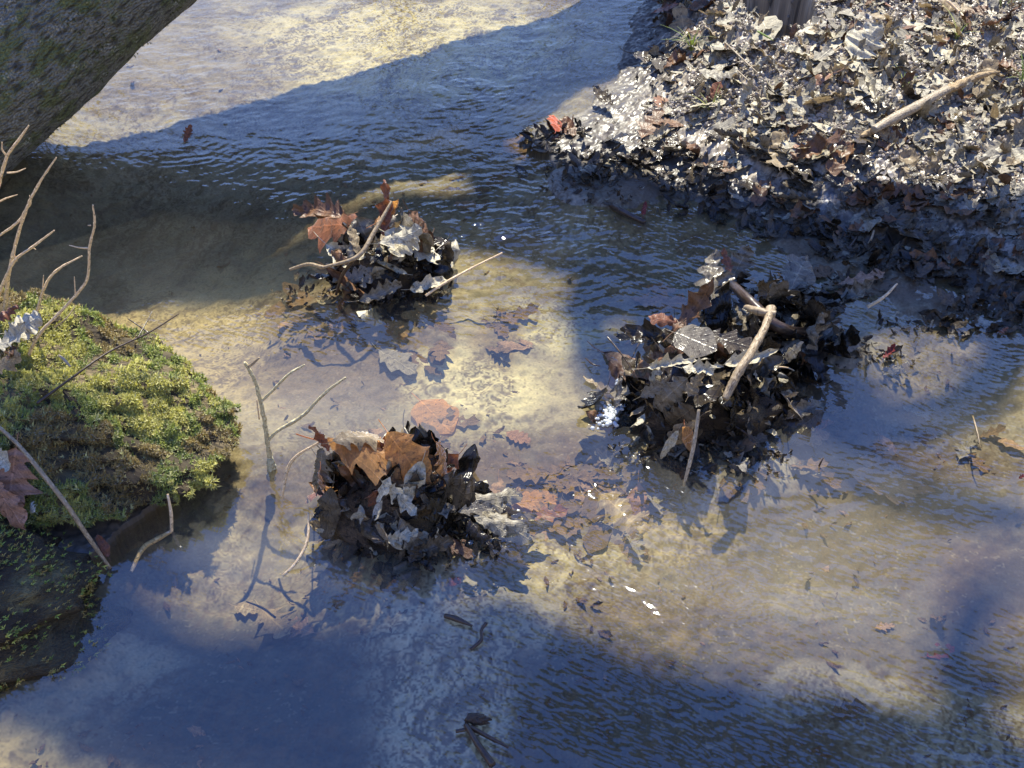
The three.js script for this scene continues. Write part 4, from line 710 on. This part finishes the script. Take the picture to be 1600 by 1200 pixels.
{
  const r = rng(555), scr = new THREE.Object3D();
  const onBank = () => { for (;;) { const px = 860 + 800 * r(), py = -60 + 560 * r(), p = at(px, py), s = signed(RIGHT, p.x, p.z); if (s > 0.015 && !inPit(p)) { p.y = ground(p.x, p.z); return [p, s, px, py]; } } };
  const mats = [LM.buff, LM.bleached, LM.tan, LM.pewter, LM.pewter, LM.brown, LM.bleached, LM.dull, LM.pewter, LM.tan, LM.leather], matsLow = [LM.dull, LM.grey, LM.pewter, LM.dark, LM.brown, LM.dull];
  let placed = 0;
  const lowTo = p => 0.15 + 0.15 * smooth(0.40, 0.85, p.x) + 0.07 * n2(p.x * 5, p.z * 5);
  while (placed < 270) {
    const [p, s, px, py] = onBank();
    const low = s < lowTo(p);
    if (px < 1010 && r() < 0.93 || !low && px < 1090 && r() < 0.7) continue;                  // the point is bare crumbly mud
    if (Math.hypot((px - 1212) / 60, (py - 30) / 80) < 1) continue;
    const m = low ? matsLow[Math.floor(r() * matsLow.length)] : mats[Math.floor(r() * mats.length)];
    const g = r() < 0.4 ? FLAT[Math.floor(r() * 6)] : r() < 0.6 ? LG[Math.floor(r() * LG.length)] : r() < 0.6 ? DRAPE[Math.floor(r() * 4)] : ROLL[Math.floor(r() * 3)];
    const o = mesh('oak_leaf', g, m), up = V((r() - 0.5) * 1.1, 1, (r() - 0.5) * 1.1), size = 0.05 + 0.07 * r();
    const d = V(r() - 0.5, (r() - 0.45) * 0.4, r() - 0.5).normalize();
    p.y += 0.008 + 0.012 * r(); p.addScaledVector(d, -size * 0.5);
    orient(o, p, d, up, size, 0.75 + 0.4 * r());
    const shape = FLAT.includes(g) ? 'flat' : ROLL.includes(g) ? 'rolled' : DRAPE.includes(g) ? 'arched' : 'curled';
    let near = PLACES[0], best = 1e9; for (const q of PLACES) { const e = Math.hypot(px - q[0], (py - q[1]) * 1.6); if (e < best) { best = e; near = q; } }
    tag(o, `${size > 0.105 ? 'large ' : size < 0.08 ? 'small ' : ''}${shape} ${m.name} ${low ? 'in mud' : 'in litter'} ${near[2]}`, 'leaf', low ? 'dark leaves matted along the shaded mud edge' : BANKGROUP);
    placed++;
  }
  // scraps and crumbs: nobody could count them
  const scrapG = SCRAP;
  const sets = [[scrapG[0], LM.pewter, 420], [scrapG[1], LM.bleached, 380], [scrapG[2], LM.pewter, 380], [scrapG[0], LM.brown, 160], [scrapG[1], LM.tan, 260], [scrapG[2], LM.dull, 350]];
  for (const [g, m, n] of sets) {
    const im = new THREE.InstancedMesh(g, m, n);
    for (let i = 0; i < n;) {
      const [p, s, px] = onBank(); const low = s < lowTo(p); if (px < 1010 && r() < 0.9) continue;
      if (low !== (m === LM.dull) && r() < 0.9) continue;
      p.y += 0.002 + 0.014 * r();
      orient(scr, p, V(r() - 0.5, (r() - 0.4) * 0.8, r() - 0.5), V((r() - 0.5) * 1.0, 1, (r() - 0.5) * 1.0), 0.018 + 0.055 * r() * r(), 0.9); scr.updateMatrix(); im.setMatrixAt(i++, scr.matrix);
    }
    im.name = numbered('leaf_scraps'); tag(im, 'small scraps of dead leaf strewn over the mud', null, null, 'stuff'); scene.add(shade(im));
  }
  for (const [g, m, n] of [[FLAT[0], LM.pewter, 80], [FLAT[3], LM.bleached, 50], [LG[2], LM.pewter, 60], [FLAT[5], LM.buff, 36], [LG[9], LM.tan, 36], [FLAT[1], LM.dull, 60], [LG[6], LM.brown, 40]]) {   // the lower layers of the litter, half sunk in mud
    const im = new THREE.InstancedMesh(g, m, n);
    for (let i = 0; i < n;) {
      const [p, s, px] = onBank(), low = s < lowTo(p); if (px < 1040 && r() < 0.93) continue; if (low !== (m === LM.dull || m === LM.brown) && r() < 0.85) continue;
      p.y += 0.002 + 0.006 * r(); const d = V(r() - 0.5, (r() - 0.5) * 0.2, r() - 0.5).normalize(), z = 0.06 + 0.085 * r(); p.addScaledVector(d, -z * 0.5);
      orient(scr, p, d, V((r() - 0.5) * 0.45, 1, (r() - 0.5) * 0.45), z, 0.9); scr.updateMatrix(); im.setMatrixAt(i++, scr.matrix);
    }
    im.name = numbered('leaf_litter'); tag(im, 'lower layer of flat dead leaves half sunk in the mud', null, null, 'stuff'); scene.add(shade(im));
  }
  for (const [g, m, n] of [[SCRAP[0], LM.dark, 170], [SCRAP[2], LM.dull, 170], [SCRAP[1], LM.dull, 170]]) {   // rotted scraps awash along the mud edge
    const im = new THREE.InstancedMesh(g, m, n);
    for (let i = 0; i < n;) {
      const p = at(820 + 800 * r(), 200 + 320 * r()), q = signed(RIGHT, p.x, p.z); if (q > 0.03 || q < -0.13 * (0.6 + n2(p.x * 8, p.z * 8))) continue;
      p.y = Math.max(ground(p.x, p.z) + 0.003, -0.004) + 0.006 * r();
      orient(scr, p, V(r() - 0.5, (r() - 0.4) * 0.3, r() - 0.5), V((r() - 0.5) * 0.8, 1, (r() - 0.5) * 0.8), 0.02 + 0.06 * r() * r(), 0.9); scr.updateMatrix(); im.setMatrixAt(i++, scr.matrix);
    }
    im.name = numbered('shore_scraps'); tag(im, 'dark rotted leaf scraps awash along the mud edge', null, null, 'stuff'); scene.add(shade(im));
  }
  for (const [g, m, n] of [[SCRAP[0], LM.sunkbrown, 160], [SCRAP[1], LM.sunkbrown, 260], [SCRAP[2], LM.sunk, 120]]) {   // bits of leaf and rootlet on the bed
    const im = new THREE.InstancedMesh(g, m, n);
    for (let i = 0; i < n;) {
      const p = at(-20 + 1640 * r(), -20 + 1240 * Math.pow(r(), 0.8)); if (n2(p.x * 6 + 3, p.z * 6) + 0.5 * n2(p.x * 17, p.z * 17) < 0.12) continue;
      p.y = ground(p.x, p.z) + 0.002; if (p.y > 0) continue;
      orient(scr, p, V(r() - 0.3, (r() - 0.5) * 0.3, r() - 0.2), V((r() - 0.5) * 0.6, 1, (r() - 0.5) * 0.6), 0.008 + 0.035 * r() * r(), 0.5 + 0.5 * r()); scr.updateMatrix(); im.setMatrixAt(i++, scr.matrix);
    }
    im.name = numbered('bed_litter'); tag(im, 'bits of rotted leaf and rootlet strewn over the stream bed', null, null, 'stuff'); scene.add(shade(im));
  }
  const crumb = new THREE.IcosahedronGeometry(1, 1), cp = crumb.attributes.position; for (let i = 0; i < cp.count; i++) { const k = 1 + 0.3 * n3s(cp.getX(i) * 2, cp.getY(i) * 2, cp.getZ(i) * 2); cp.setXYZ(i, cp.getX(i) * k, cp.getY(i) * k * 0.8, cp.getZ(i) * k); } crumb.computeVertexNormals();
  const cm = new THREE.MeshStandardMaterial({ name: 'mud crumbs', color: 0xffffff, roughness: 0.36 }), im = new THREE.InstancedMesh(crumb, cm, 24000), cc = new THREE.Color();
  for (let i = 0; i < 24000;) {
    const [p, s, px] = onBank(); if (s < 0.07 || s < lowTo(p) + 0.03 || px > 1150 && r() < 0.25) continue; if (n2(p.x * 11, p.z * 11) < -0.25) continue;
    p.y += 0.002; scr.position.copy(p); scr.rotation.set(r() * 6, r() * 6, r() * 6); scr.scale.setScalar(0.002 + 0.0065 * Math.pow(r(), 2.5)); scr.updateMatrix(); im.setMatrixAt(i, scr.matrix);
    const g = r(); im.setColorAt(i++, cc.setRGB(0.16 + 0.26 * g, 0.13 + 0.22 * g, 0.09 + 0.17 * g));
  }
  im.name = 'mud_crumbs'; tag(im, 'wet crumbs of mud and worm casts on the right bank', null, null, 'stuff'); scene.add(shade(im));

  // a few leaves one can single out
  const G = (px, py, h = 0.02) => { let y = 0.03; for (let i = 0; i < 4; i++) { const p = at(px, py, y + h); y = ground(p.x, p.z); } return [px, py, y + h]; };
  const lone = (a, b, m, g, n, label, wide = 1, h0 = 0.015, h1 = 0.03) => tag(leafAt(scene, g, m, G(...a, h0), G(...b, h1), n, wide), label, 'leaf');
  lone([1150, 165], [1195, 130], LM.buff, LG[4], V(-0.2, 1, 0.3), 'white glinting leaf with a black shadow under it, centre of the bank', 1, 0.02, 0.05);
  lone([1105, 160], [1125, 125], LM.rust, LG[3], V(-0.5, 0.5, 0.7), 'rust leaf standing on edge left of the white glinting leaf', 0.8, 0.01, 0.04);
  lone([1330, 90], [1370, 50], LM.buff, LG[7], V(-0.2, 0.8, 0.6), 'large pale folded leaf right of the dark hollow', 0.9, 0.02, 0.06);
  lone([1385, 60], [1410, 92], LM.buff, ROLL[1], V(0, 0.9, 0.5), 'pale rolled leaf beside the large pale folded leaf', 0.9, 0.04, 0.03);
  lone([1290, 118], [1340, 108], LM.tan, LG[10], V(0, 0.9, 0.5), 'arched buff leaf over a shadow above the fallen branch', 0.8, 0.03, 0.04);
  lone([1345, 100], [1362, 165], LM.buff, ROLL[0], V(0.2, 0.6, 0.8), 'narrow white leaf hanging beside the arched buff leaf', 0.5, 0.06, 0.01);
  lone([1230, 245], [1340, 240], LM.brown, LG[0], V(0, 1, 0.3), 'brown leaf half buried below the fallen branch’s lower end', 0.7);
  lone([1445, 275], [1475, 235], LM.tan, LG[16], V(-0.3, 0.6, 0.7), 'tan leaf standing at the sunny edge of the bank near the right', 0.8, 0.01, 0.05);
  lone([1505, 25], [1545, 15], LM.brown, LG[13], V(0, 0.9, 0.4), 'brown leaf in the upper right corner', 1);
  lone([1080, 255], [1140, 262], LM.dull, LG[2], V(-0.1, 1, 0.4), 'dull leaf arched over the water line at the mud edge', 1, 0.02, 0.035);
  lone([905, 268], [960, 245], LM.dull, DRAPE[1], V(-0.1, 1, 0.2), 'dark leaf arched over a black gap at the muddy point', 0.9, 0.03, 0.035);
  lone([1285, 372], [1310, 340], LM.black, LG[9], V(0, 0.4, 0.9), 'black leaf standing in the water at the mud edge', 1.1, 0.0, 0.04);
  lone([1020, 20], [1060, 5], LM.rust, FLAT[3], UP, 'rust leaf in shade at the top edge, left of the dark hollow', 1.1, 0.02, 0.04);
  lone([1030, 70], [1080, 50], LM.dull, FLAT[0], UP, 'dull leaf in shade at the water, left of the dark hollow', 1.1);

  // the fallen branch
  const o = thing('fallen_branch', 'pale barkless branch with a rotten orange end lying on the muddy bank', 'branch', at(...G(1360, 205, 0.03)));
  const p0 = o.position.clone(), L = a => a.map(q => at(...G(...q)).sub(p0));
  mesh('shaft', tube(L([[1365, 203, 0.045], [1400, 183, 0.05], [1440, 162, 0.05], [1480, 140, 0.045]]), [0.0095, 0.0125, 0.012, 0.011], 18, 80, 0.12, 26, 31), M.palewood, o);
  mesh('rotten_end', tube(L([[1478, 141, 0.045], [1510, 128, 0.04], [1540, 116, 0.035], [1562, 112, 0.03]]), [0.0107, 0.011, 0.007, 0.002], 14, 50, 0.5, 60, 33), M.rotten, o);
  mesh('rotten_end', tube(L([[1345, 213, 0.04], [1356, 208, 0.043], [1367, 202, 0.045]]), [0.003, 0.0078, 0.0094], 14, 24, 0.4, 70, 35), M.rotten, o);
  tag(mesh('grass_stalk', tube([[1135, 68, 0.03], [1160, 92, 0.05], [1185, 115, 0.03]].map(q => at(...G(...q))), [0.002, 0.002, 0.0015], 6, 14), M.palewood), 'straight straw stalk lying below left of the dark hollow', 'stalk');
  tag(mesh('grass_stalk', tube([[1145, 103, 0.03], [1165, 122, 0.04], [1185, 140, 0.025]].map(q => at(...G(...q))), [0.0018, 0.0018, 0.0012], 6, 14), M.palewood), 'second straw stalk, just below the one under the dark hollow', 'stalk');

  // grass
  const gm = new THREE.MeshPhysicalMaterial({ name: 'young grass', color: new THREE.Color().setRGB(0.22, 0.30, 0.05), roughness: 0.9, clearcoat: 0.3, transmission: 0.35, thickness: 0, side: THREE.DoubleSide }), gy = gm.clone(); gy.color.setRGB(0.38, 0.40, 0.10); gy.name = 'yellowing grass';
  const tuft = (px, py, n, len, label, m) => {
    const t = thing('grass_tuft', label, 'grass', at(...G(px, py, 0))), b = [];
    for (let i = 0; i < n; i++) {
      const az = r() * 6.283, l = len * (0.5 + 0.7 * r()), lean = 0.5 + 0.9 * r(), w = 0.0028, dx = Math.cos(az), dz = Math.sin(az), pos = [], idx = [], seg = 5;
      for (let k = 0; k <= seg; k++) { const s = k / seg, x = dx * l * lean * s * s * 0.8 + dx * 0.006, z = dz * l * lean * s * s * 0.8 + dz * 0.006, y = l * (s - 0.35 * lean * s * s), ww = w * (1 - s * 0.85); pos.push(x - dz * ww, y, z + dx * ww, x, y - ww * 0.4, z, x + dz * ww, y, z - dx * ww); }
      for (let k = 0; k < seg; k++) for (let e = 0; e < 2; e++) { const a = k * 3 + e; idx.push(a, a + 1, a + 3, a + 1, a + 4, a + 3); }
      const g = new THREE.BufferGeometry(); g.setAttribute('position', new THREE.Float32BufferAttribute(pos, 3)); g.setIndex(idx); g.computeVertexNormals();
      mesh('blade', g, r() < 0.5 ? m : gy, t);
    }
  };
  tuft(1080, 78, 16, 0.10, 'yellow green grass tuft at the left of the sunny bank', gm);
  tuft(1040, 8, 26, 0.07, 'dark green grass tuft in shade at the top edge', gm);
  tuft(1495, 62, 6, 0.09, 'thin grass tuft near the upper right, by the shaded strip', gm);
  tuft(1412, 140, 5, 0.06, 'few grass blades just above the fallen branch', gm);
  tuft(1110, 178, 7, 0.07, 'flattened pale grass tuft below the rust leaf on the bank', gy);
  tuft(1565, 15, 9, 0.10, 'grass tuft in the upper right corner', gm);
  tuft(1597, 130, 8, 0.09, 'grass tuft at the right edge beyond the fallen branch', gm);
  tag(mesh('grass_sprig', tube([[1184, 49, 0.04], [1196, 56, 0.045], [1208, 63, 0.03]].map(q => at(...G(...q))), [0.003, 0.003, 0.001], 6, 10), gm), 'single bright green blade across the dark hollow', 'grass blade');
}

// ---------------------------------------------------------------- moss mound on the left
const MC = V(-1.05, 0.05, -1.79);
{
  const o = thing('moss_mound', 'rounded mound thick with yellow green moss at the left water’s edge', 'moss mound', MC);
  const R = V(0.53, 0.175, 0.28);
  const surf = (u, v) => {                                         // u round, v from the foot to the top
    const th = u * Math.PI * 2, ph = -0.9 + v * (Math.PI / 2 + 0.9);
    const d = V(Math.cos(th) * Math.cos(ph), Math.sin(ph), Math.sin(th) * Math.cos(ph));
    const k = 1 + 0.10 * n3s(d.x * 2.4 + 7, d.y * 2.4, d.z * 2.4) + 0.11 * n3s(d.x * 6, d.y * 6 + 3, d.z * 6) + 0.06 * n3s(d.x * 15, d.y * 15, d.z * 15 + 9);
    const p = V(d.x * R.x * k, d.y * R.y * k * (1 - 0.12 * d.x), d.z * R.z * k);
    if (d.y < 0) { p.x *= 1 + 0.30 * d.y; p.z *= 1 + 0.5 * d.y; }
    p.z += 0.20 * Math.max(0, p.x); if (p.x > 0) p.y *= 1 - 0.5 * (p.x / R.x) ** 2 * (p.y > 0 ? 1 : 0);
    return p;
  };
  const nu = 140, nv = 70, pos = [], uv = [], idx = [];
  for (let j = 0; j <= nv; j++) for (let i = 0; i <= nu; i++) { const p = surf(i / nu, j / nv); pos.push(p.x, p.y, p.z); uv.push(i / nu * 0.7, j / nv * 0.2); }
  for (let j = 0; j < nv; j++) for (let i = 0; i < nu; i++) { const a = j * (nu + 1) + i, b = a + 1, c = a + nu + 1, d = c + 1; idx.push(a, c, b, b, c, d); }
  const g = new THREE.BufferGeometry(); g.setAttribute('position', new THREE.Float32BufferAttribute(pos, 3)); g.setAttribute('uv', new THREE.Float32BufferAttribute(uv, 2)); g.setIndex(idx); g.computeVertexNormals();
  mesh('soil', g, new THREE.MeshStandardMaterial({ name: 'dark mossy soil', map: bedMap, color: new THREE.Color().setRGB(0.42, 0.37, 0.24), roughness: 0.9, bumpMap: grain, bumpScale: 0.008 }), o);
  const r = rng(66), tufts = [mossTuft(9, 0.0062, 0.9, 3), mossTuft(8, 0.0075, 0.65, 4), mossTuft(10, 0.005, 1.3, 8)], mm = new THREE.MeshPhysicalMaterial({ name: 'moss', color: 0xffffff, roughness: 0.95, clearcoat: 0.3, clearcoatRoughness: 0.35, transmission: 0.4, thickness: 0, side: THREE.DoubleSide });
  const m = new THREE.Matrix4(), q = new THREE.Quaternion(), cc = new THREE.Color(), c1 = V(), e = 0.002;
  for (const [ti, tg] of tufts.entries()) {
    const n = 33000, im = new THREE.InstancedMesh(tg, mm, n);
    for (let i = 0; i < n;) {
      const u = r(), v = Math.pow(r(), 0.9); if (u > 0.53 && u < 0.97 && r() < 0.45) continue;     // the far side shows little
      const p = surf(u, v), a = surf(u + e, v).sub(p), b = surf(u, Math.min(1, v + e)).sub(p), nn = a.lengthSq() > 1e-14 && v < 0.99 ? V().crossVectors(b, a).normalize() : V(0, 1, 0);
      if (v < 0.28 && r() < 0.8) continue;
      const wx = p.x, wz = p.z, pt = n2(wx * 7, wz * 7) + 0.5 * n2(wx * 19 + 4, wz * 19), gap = n2(wx * 26 + 9, wz * 26 + p.y * 20) + 0.5 * n2(wx * 60, wz * 60);
      if (gap < -0.16 && r() < 0.9) continue;
      nn.add(V(r() - 0.5, r() - 0.2, r() - 0.5).multiplyScalar(0.9)).normalize();
      q.setFromUnitVectors(UP, nn); m.compose(p.addScaledVector(nn, -0.002 + 0.006 * Math.max(0, gap)), q, c1.setScalar((0.55 + 0.65 * r()) * (1 + 0.5 * Math.max(0, gap)))); im.setMatrixAt(i, m);
      const t = r(); cc.setRGB(0.30, 0.34, 0.06);
      if (pt > 0.12) cc.setRGB(0.52, 0.49, 0.11); if (pt < -0.22) cc.setRGB(0.34, 0.25, 0.07); if (t > 0.93) cc.setRGB(0.68, 0.64, 0.26);
      cc.multiplyScalar(0.65 + 0.7 * r()); im.setColorAt(i++, cc);
    }
    im.name = 'moss'; tag(im, null, null, null, 'stuff'); shade(im); o.add(im);
  }
}
{ // dark earth of the left bank below the mound
  const c = V(-1.12, -0.02, -1.33), R = V(0.44, 0.15, 0.24), g = new THREE.SphereGeometry(1, 90, 60), p = g.attributes.position;
  for (let i = 0; i < p.count; i++) { const x = p.getX(i), y = p.getY(i), z = p.getZ(i), k = 1 + 0.12 * n3s(x * 3 + 2, y * 3, z * 3) + 0.07 * n3s(x * 9, y * 9, z * 9) + 0.03 * n3s(x * 25, y * 25, z * 25); p.setXYZ(i, x * R.x * k, y * R.y * k, z * R.z * k); }
  g.computeVertexNormals();
  const o = thing('earth_bank', 'dark damp earth bank with sparse moss below the bright moss mound', 'earth bank', c);
  mesh('soil', g, new THREE.MeshStandardMaterial({ name: 'dark damp earth', map: bedMap, color: new THREE.Color().setRGB(0.42, 0.37, 0.24), roughness: 0.9, bumpMap: grain, bumpScale: 0.01 }), o);
  const r = rng(67), tg = mossTuft(8, 0.007, 0.8, 13), n = 6000, im = new THREE.InstancedMesh(tg, new THREE.MeshStandardMaterial({ name: 'sparse moss', color: 0xffffff, roughness: 0.9, side: THREE.DoubleSide }), n), m = new THREE.Matrix4(), q = new THREE.Quaternion(), cc = new THREE.Color();
  for (let i = 0; i < n;) {
    const th = r() * 6.283, y = r(), k = Math.floor(r() * p.count); if (p.getY(k) < 0) continue; const d = V(p.getX(k), p.getY(k), p.getZ(k));
    if (n2(d.x * 14, d.z * 14) < -0.05 && r() < 0.8) continue; const nn = V(g.attributes.normal.getX(k) + r() - 0.5, g.attributes.normal.getY(k) + r() - 0.3, g.attributes.normal.getZ(k) + r() - 0.5).normalize();
    d.add(V(r() - 0.5, 0, r() - 0.5).multiplyScalar(0.02)); q.setFromUnitVectors(UP, nn); m.compose(d, q, V(1, 1, 1).multiplyScalar(0.6 + 0.7 * r())); im.setMatrixAt(i, m); const t = r(); im.setColorAt(i++, cc.setRGB(...(t > 0.6 ? [0.34, 0.25, 0.07] : t > 0.35 ? [0.42, 0.42, 0.09] : [0.24, 0.29, 0.055])).multiplyScalar(0.65 + 0.7 * r()));
  }
  im.name = 'moss'; tag(im, null, null, null, 'stuff'); shade(im); o.add(im);
}
{ // leaves on the mound
  const on = (a, b, m, g, n, label, wide = 1) => tag(leafAt(scene, g, m, a, b, n, wide), label, 'leaf');
  on([-10, 545, 0.235], [62, 520, 0.245], LM.buff, LG[4], V(0, 1, 0.3), 'white sunlit leaf at the top left of the moss mound', 1.2);
  on([10, 520, 0.245], [72, 500, 0.25], LM.buff, LG[7], V(0.1, 1, 0.3), 'pale leaf behind the white leaf on the moss mound', 1);
  on([-15, 575, 0.225], [45, 560, 0.235], LM.tan, LG[9], V(0, 1, 0.5), 'pale curled leaf lowest of those atop the moss mound', 1);
  on([-5, 500, 0.25], [30, 478, 0.26], LM.rust, LG[1], V(0, 0.8, 0.5), 'rust leaf behind the pale leaves at the left edge', 0.9);
  on([20, 540, 0.24], [25, 580, 0.225], LM.brown, LG[10], V(0, 1, 0.5), 'brown leaf between pale leaves atop the moss mound', 0.8);
  on([25, 700, 0.17], [10, 800, 0.11], LM.leather, DRAPE[0], V(0.3, 0.5, 0.9), 'pinkish rust leaf hanging on the left face of the moss mound', 1.2);
  on([-15, 745, 0.15], [30, 830, 0.10], LM.leather, LG[3], V(-0.2, 0.5, 0.9), 'rust leaf tip pointing down below the pinkish leaf', 0.7);
  on([-10, 705, 0.17], [35, 740, 0.15], LM.buff, LG[12], V(0, 0.6, 0.8), 'white crumpled leaf at the left edge under the long stick', 1);
  on([55, 800, 0.11], [35, 785, 0.12], LM.buff, DRAPE[3], V(0, 0.6, 0.9), 'small white leaf scrap low on the moss mound', 1.2);
  on([170, 870, 0.02], [150, 835, 0.05], LM.rust, LG[5], V(0.3, 0.5, 0.9), 'dark rust leaf in shade at the water below the moss mound', 1);
}
{ // bare shrub and loose sticks
  const root = at(10, 480, 0.2), z0 = root.z, o = thing('bare_shrub', 'leafless shrub of pale thin stems with buds at the left edge', 'shrub', root);
  const P = (a, dz = 0) => a.map(([x, y]) => atZ(x, y, z0 + dz).sub(root));
  let k = 0;
  const stem = (a, radii, dz = 0, name = 'stem', parent = o) => mesh(name, tube(P(a, dz), radii.map((q, i) => q * (i === radii.length - 1 ? 0.5 : 0.78)), 7, a.length * 9, 0.34, 80, ++k), M.twig, parent);
  const s1 = stem([[8, 490], [12, 440], [22, 390], [42, 325], [62, 285], [88, 246]], [0.005, 0.0045, 0.004, 0.0036, 0.003, 0.0028]);
  stem([[42, 325], [30, 345], [2, 366], [-20, 380]], [0.003, 0.003, 0.0028, 0.002], 0, 'twig', s1); stem([[42, 325], [48, 318], [46, 305]], [0.002, 0.0018, 0.0015], 0, 'twig', s1);
  const s2 = stem([[-30, 380], [-5, 300], [12, 243], [30, 218], [45, 196]], [0.005, 0.0042, 0.0036, 0.003, 0.0026], -0.05);
  stem([[11, 270], [25, 269], [40, 263]], [0.0022, 0.002, 0.0016], -0.05, 'twig', s2); stem([[10, 243], [4, 235], [3, 222]], [0.002, 0.002, 0.0018], -0.05, 'twig', s2); stem([[-15, 325], [5, 312], [27, 304]], [0.002, 0.002, 0.0016], -0.05, 'twig', s2);
  const s3 = stem([[-5, 470], [10, 432], [25, 405], [52, 385], [85, 360]], [0.0042, 0.004, 0.0035, 0.003, 0.0026], 0.04);
  stem([[26, 408], [22, 398], [24, 384]], [0.0026, 0.0024, 0.002], 0.04, 'twig', s3); stem([[50, 386], [56, 390]], [0.002, 0.0015], 0.04, 'twig', s3);
  const s4 = stem([[58, 487], [66, 458], [78, 434], [92, 420], [128, 400]], [0.0036, 0.0034, 0.003, 0.0028, 0.0024], 0.06);
  stem([[66, 458], [68, 430]], [0.0018, 0.0012], 0.06, 'twig', s4);
  const s5 = stem([[42, 612], [44, 560], [62, 522], [92, 490], [118, 462], [136, 436], [140, 385], [148, 348], [145, 320]], [0.0042, 0.004, 0.004, 0.0036, 0.0034, 0.003, 0.003, 0.0028, 0.0026], 0.14);
  stem([[140, 388], [124, 387], [108, 383]], [0.0022, 0.0018, 0.0012], 0.14, 'twig', s5); stem([[118, 462], [116, 432]], [0.0018, 0.0014], 0.14, 'twig', s5); stem([[142, 352], [137, 352]], [0.0018, 0.0014], 0.14, 'twig', s5);
  const fine = mesh('stem', tube([[58, 630, 0.20], [110, 592, 0.21], [170, 550, 0.215], [232, 520, 0.22], [280, 490, 0.23]].map(q => at(...q).sub(root)), [0.0026, 0.0022, 0.002, 0.0017, 0.001], 6, 36, 0.08, 60, 40), M.darkTwig, o);
  mesh('twig', tube([[232, 520, 0.22], [215, 508, 0.225], [200, 498, 0.23]].map(q => at(...q).sub(root)), [0.0016, 0.0013, 0.001], 5, 10), M.darkTwig, fine);
  mesh('twig', tube([[215, 528, 0.22], [228, 505, 0.225], [238, 486, 0.23]].map(q => at(...q).sub(root)), [0.0013, 0.0011, 0.0008], 5, 10), M.darkTwig, fine);
  tag(mesh('long_stick', tube([[-15, 655, 0.21], [30, 697, 0.19], [62, 735, 0.165], [105, 790, 0.12], [135, 835, 0.07], [172, 888, 0.0]].map(q => at(...q)), [0.003, 0.0034, 0.004, 0.004, 0.004, 0.003], 9, 60, 0.08, 50, 50), M.stick), 'long pale stick slanting down over the moss mound into the water', 'stick');
  tag(mesh('short_stick', tube([[92, 555, 0.225], [100, 562, 0.228], [110, 573, 0.222]].map(q => at(...q)), [0.002, 0.0028, 0.002], 6, 10), M.palewood), 'short white stick lying on top of the moss mound', 'stick');
  tag(mesh('loose_twig', tube([[85, 512, 0.225], [103, 498, 0.24], [118, 478, 0.25]].map(q => at(...q)), [0.0015, 0.0013, 0.0008], 6, 10), M.stick), 'fine straw twig behind the top of the moss mound', 'twig');

  // forked branch with lichen standing in the water
  const b = at(418, 745, -0.02), f = thing('forked_branch', 'forked twig branch crusted with pale lichen standing in the water beside the moss mound', 'branch', b), zz = b.z;
  const Q = a => a.map(([x, y]) => atZ(x, y, zz).sub(b));
  mesh('lichen_base', tube(Q([[424, 748], [424, 730], [422, 715]]), [0.0085, 0.008, 0.005], 12, 24, 0.35, 80, 60), M.lichen, f);
  const main = mesh('stem', tube(Q([[424, 735], [418, 690], [412, 650], [405, 618], [396, 590], [382, 566]]), [0.0048, 0.0042, 0.0038, 0.0036, 0.0034, 0.0026], 9, 70, 0.34, 90, 61), M.mossyTwig, f);
  mesh('branch', tube(Q([[418, 690], [430, 676], [465, 655], [480, 643], [510, 612], [540, 590]]), [0.0034, 0.0032, 0.0036, 0.0032, 0.0028, 0.0018], 8, 70, 0.34, 90, 62), M.mossyTwig, f);
  mesh('branch', tube(Q([[407, 628], [420, 616], [438, 598], [452, 584], [476, 570]]), [0.0028, 0.0026, 0.0025, 0.0024, 0.0016], 8, 60, 0.34, 90, 63), M.mossyTwig, f);
  mesh('branch', tube(Q([[388, 573], [396, 567], [405, 559]]), [0.003, 0.0024, 0.0018], 7, 12, 0.12, 70, 64), M.stick, f);
  mesh('twig', tube(Q([[405, 655], [403, 640], [401, 625]]), [0.0015, 0.0014, 0.001], 5, 8), M.twig, main);
}

scene.traverse(o => { if (o.isMesh) o.castShadow = o.receiveShadow = true; });
renderer.render(scene, camera);
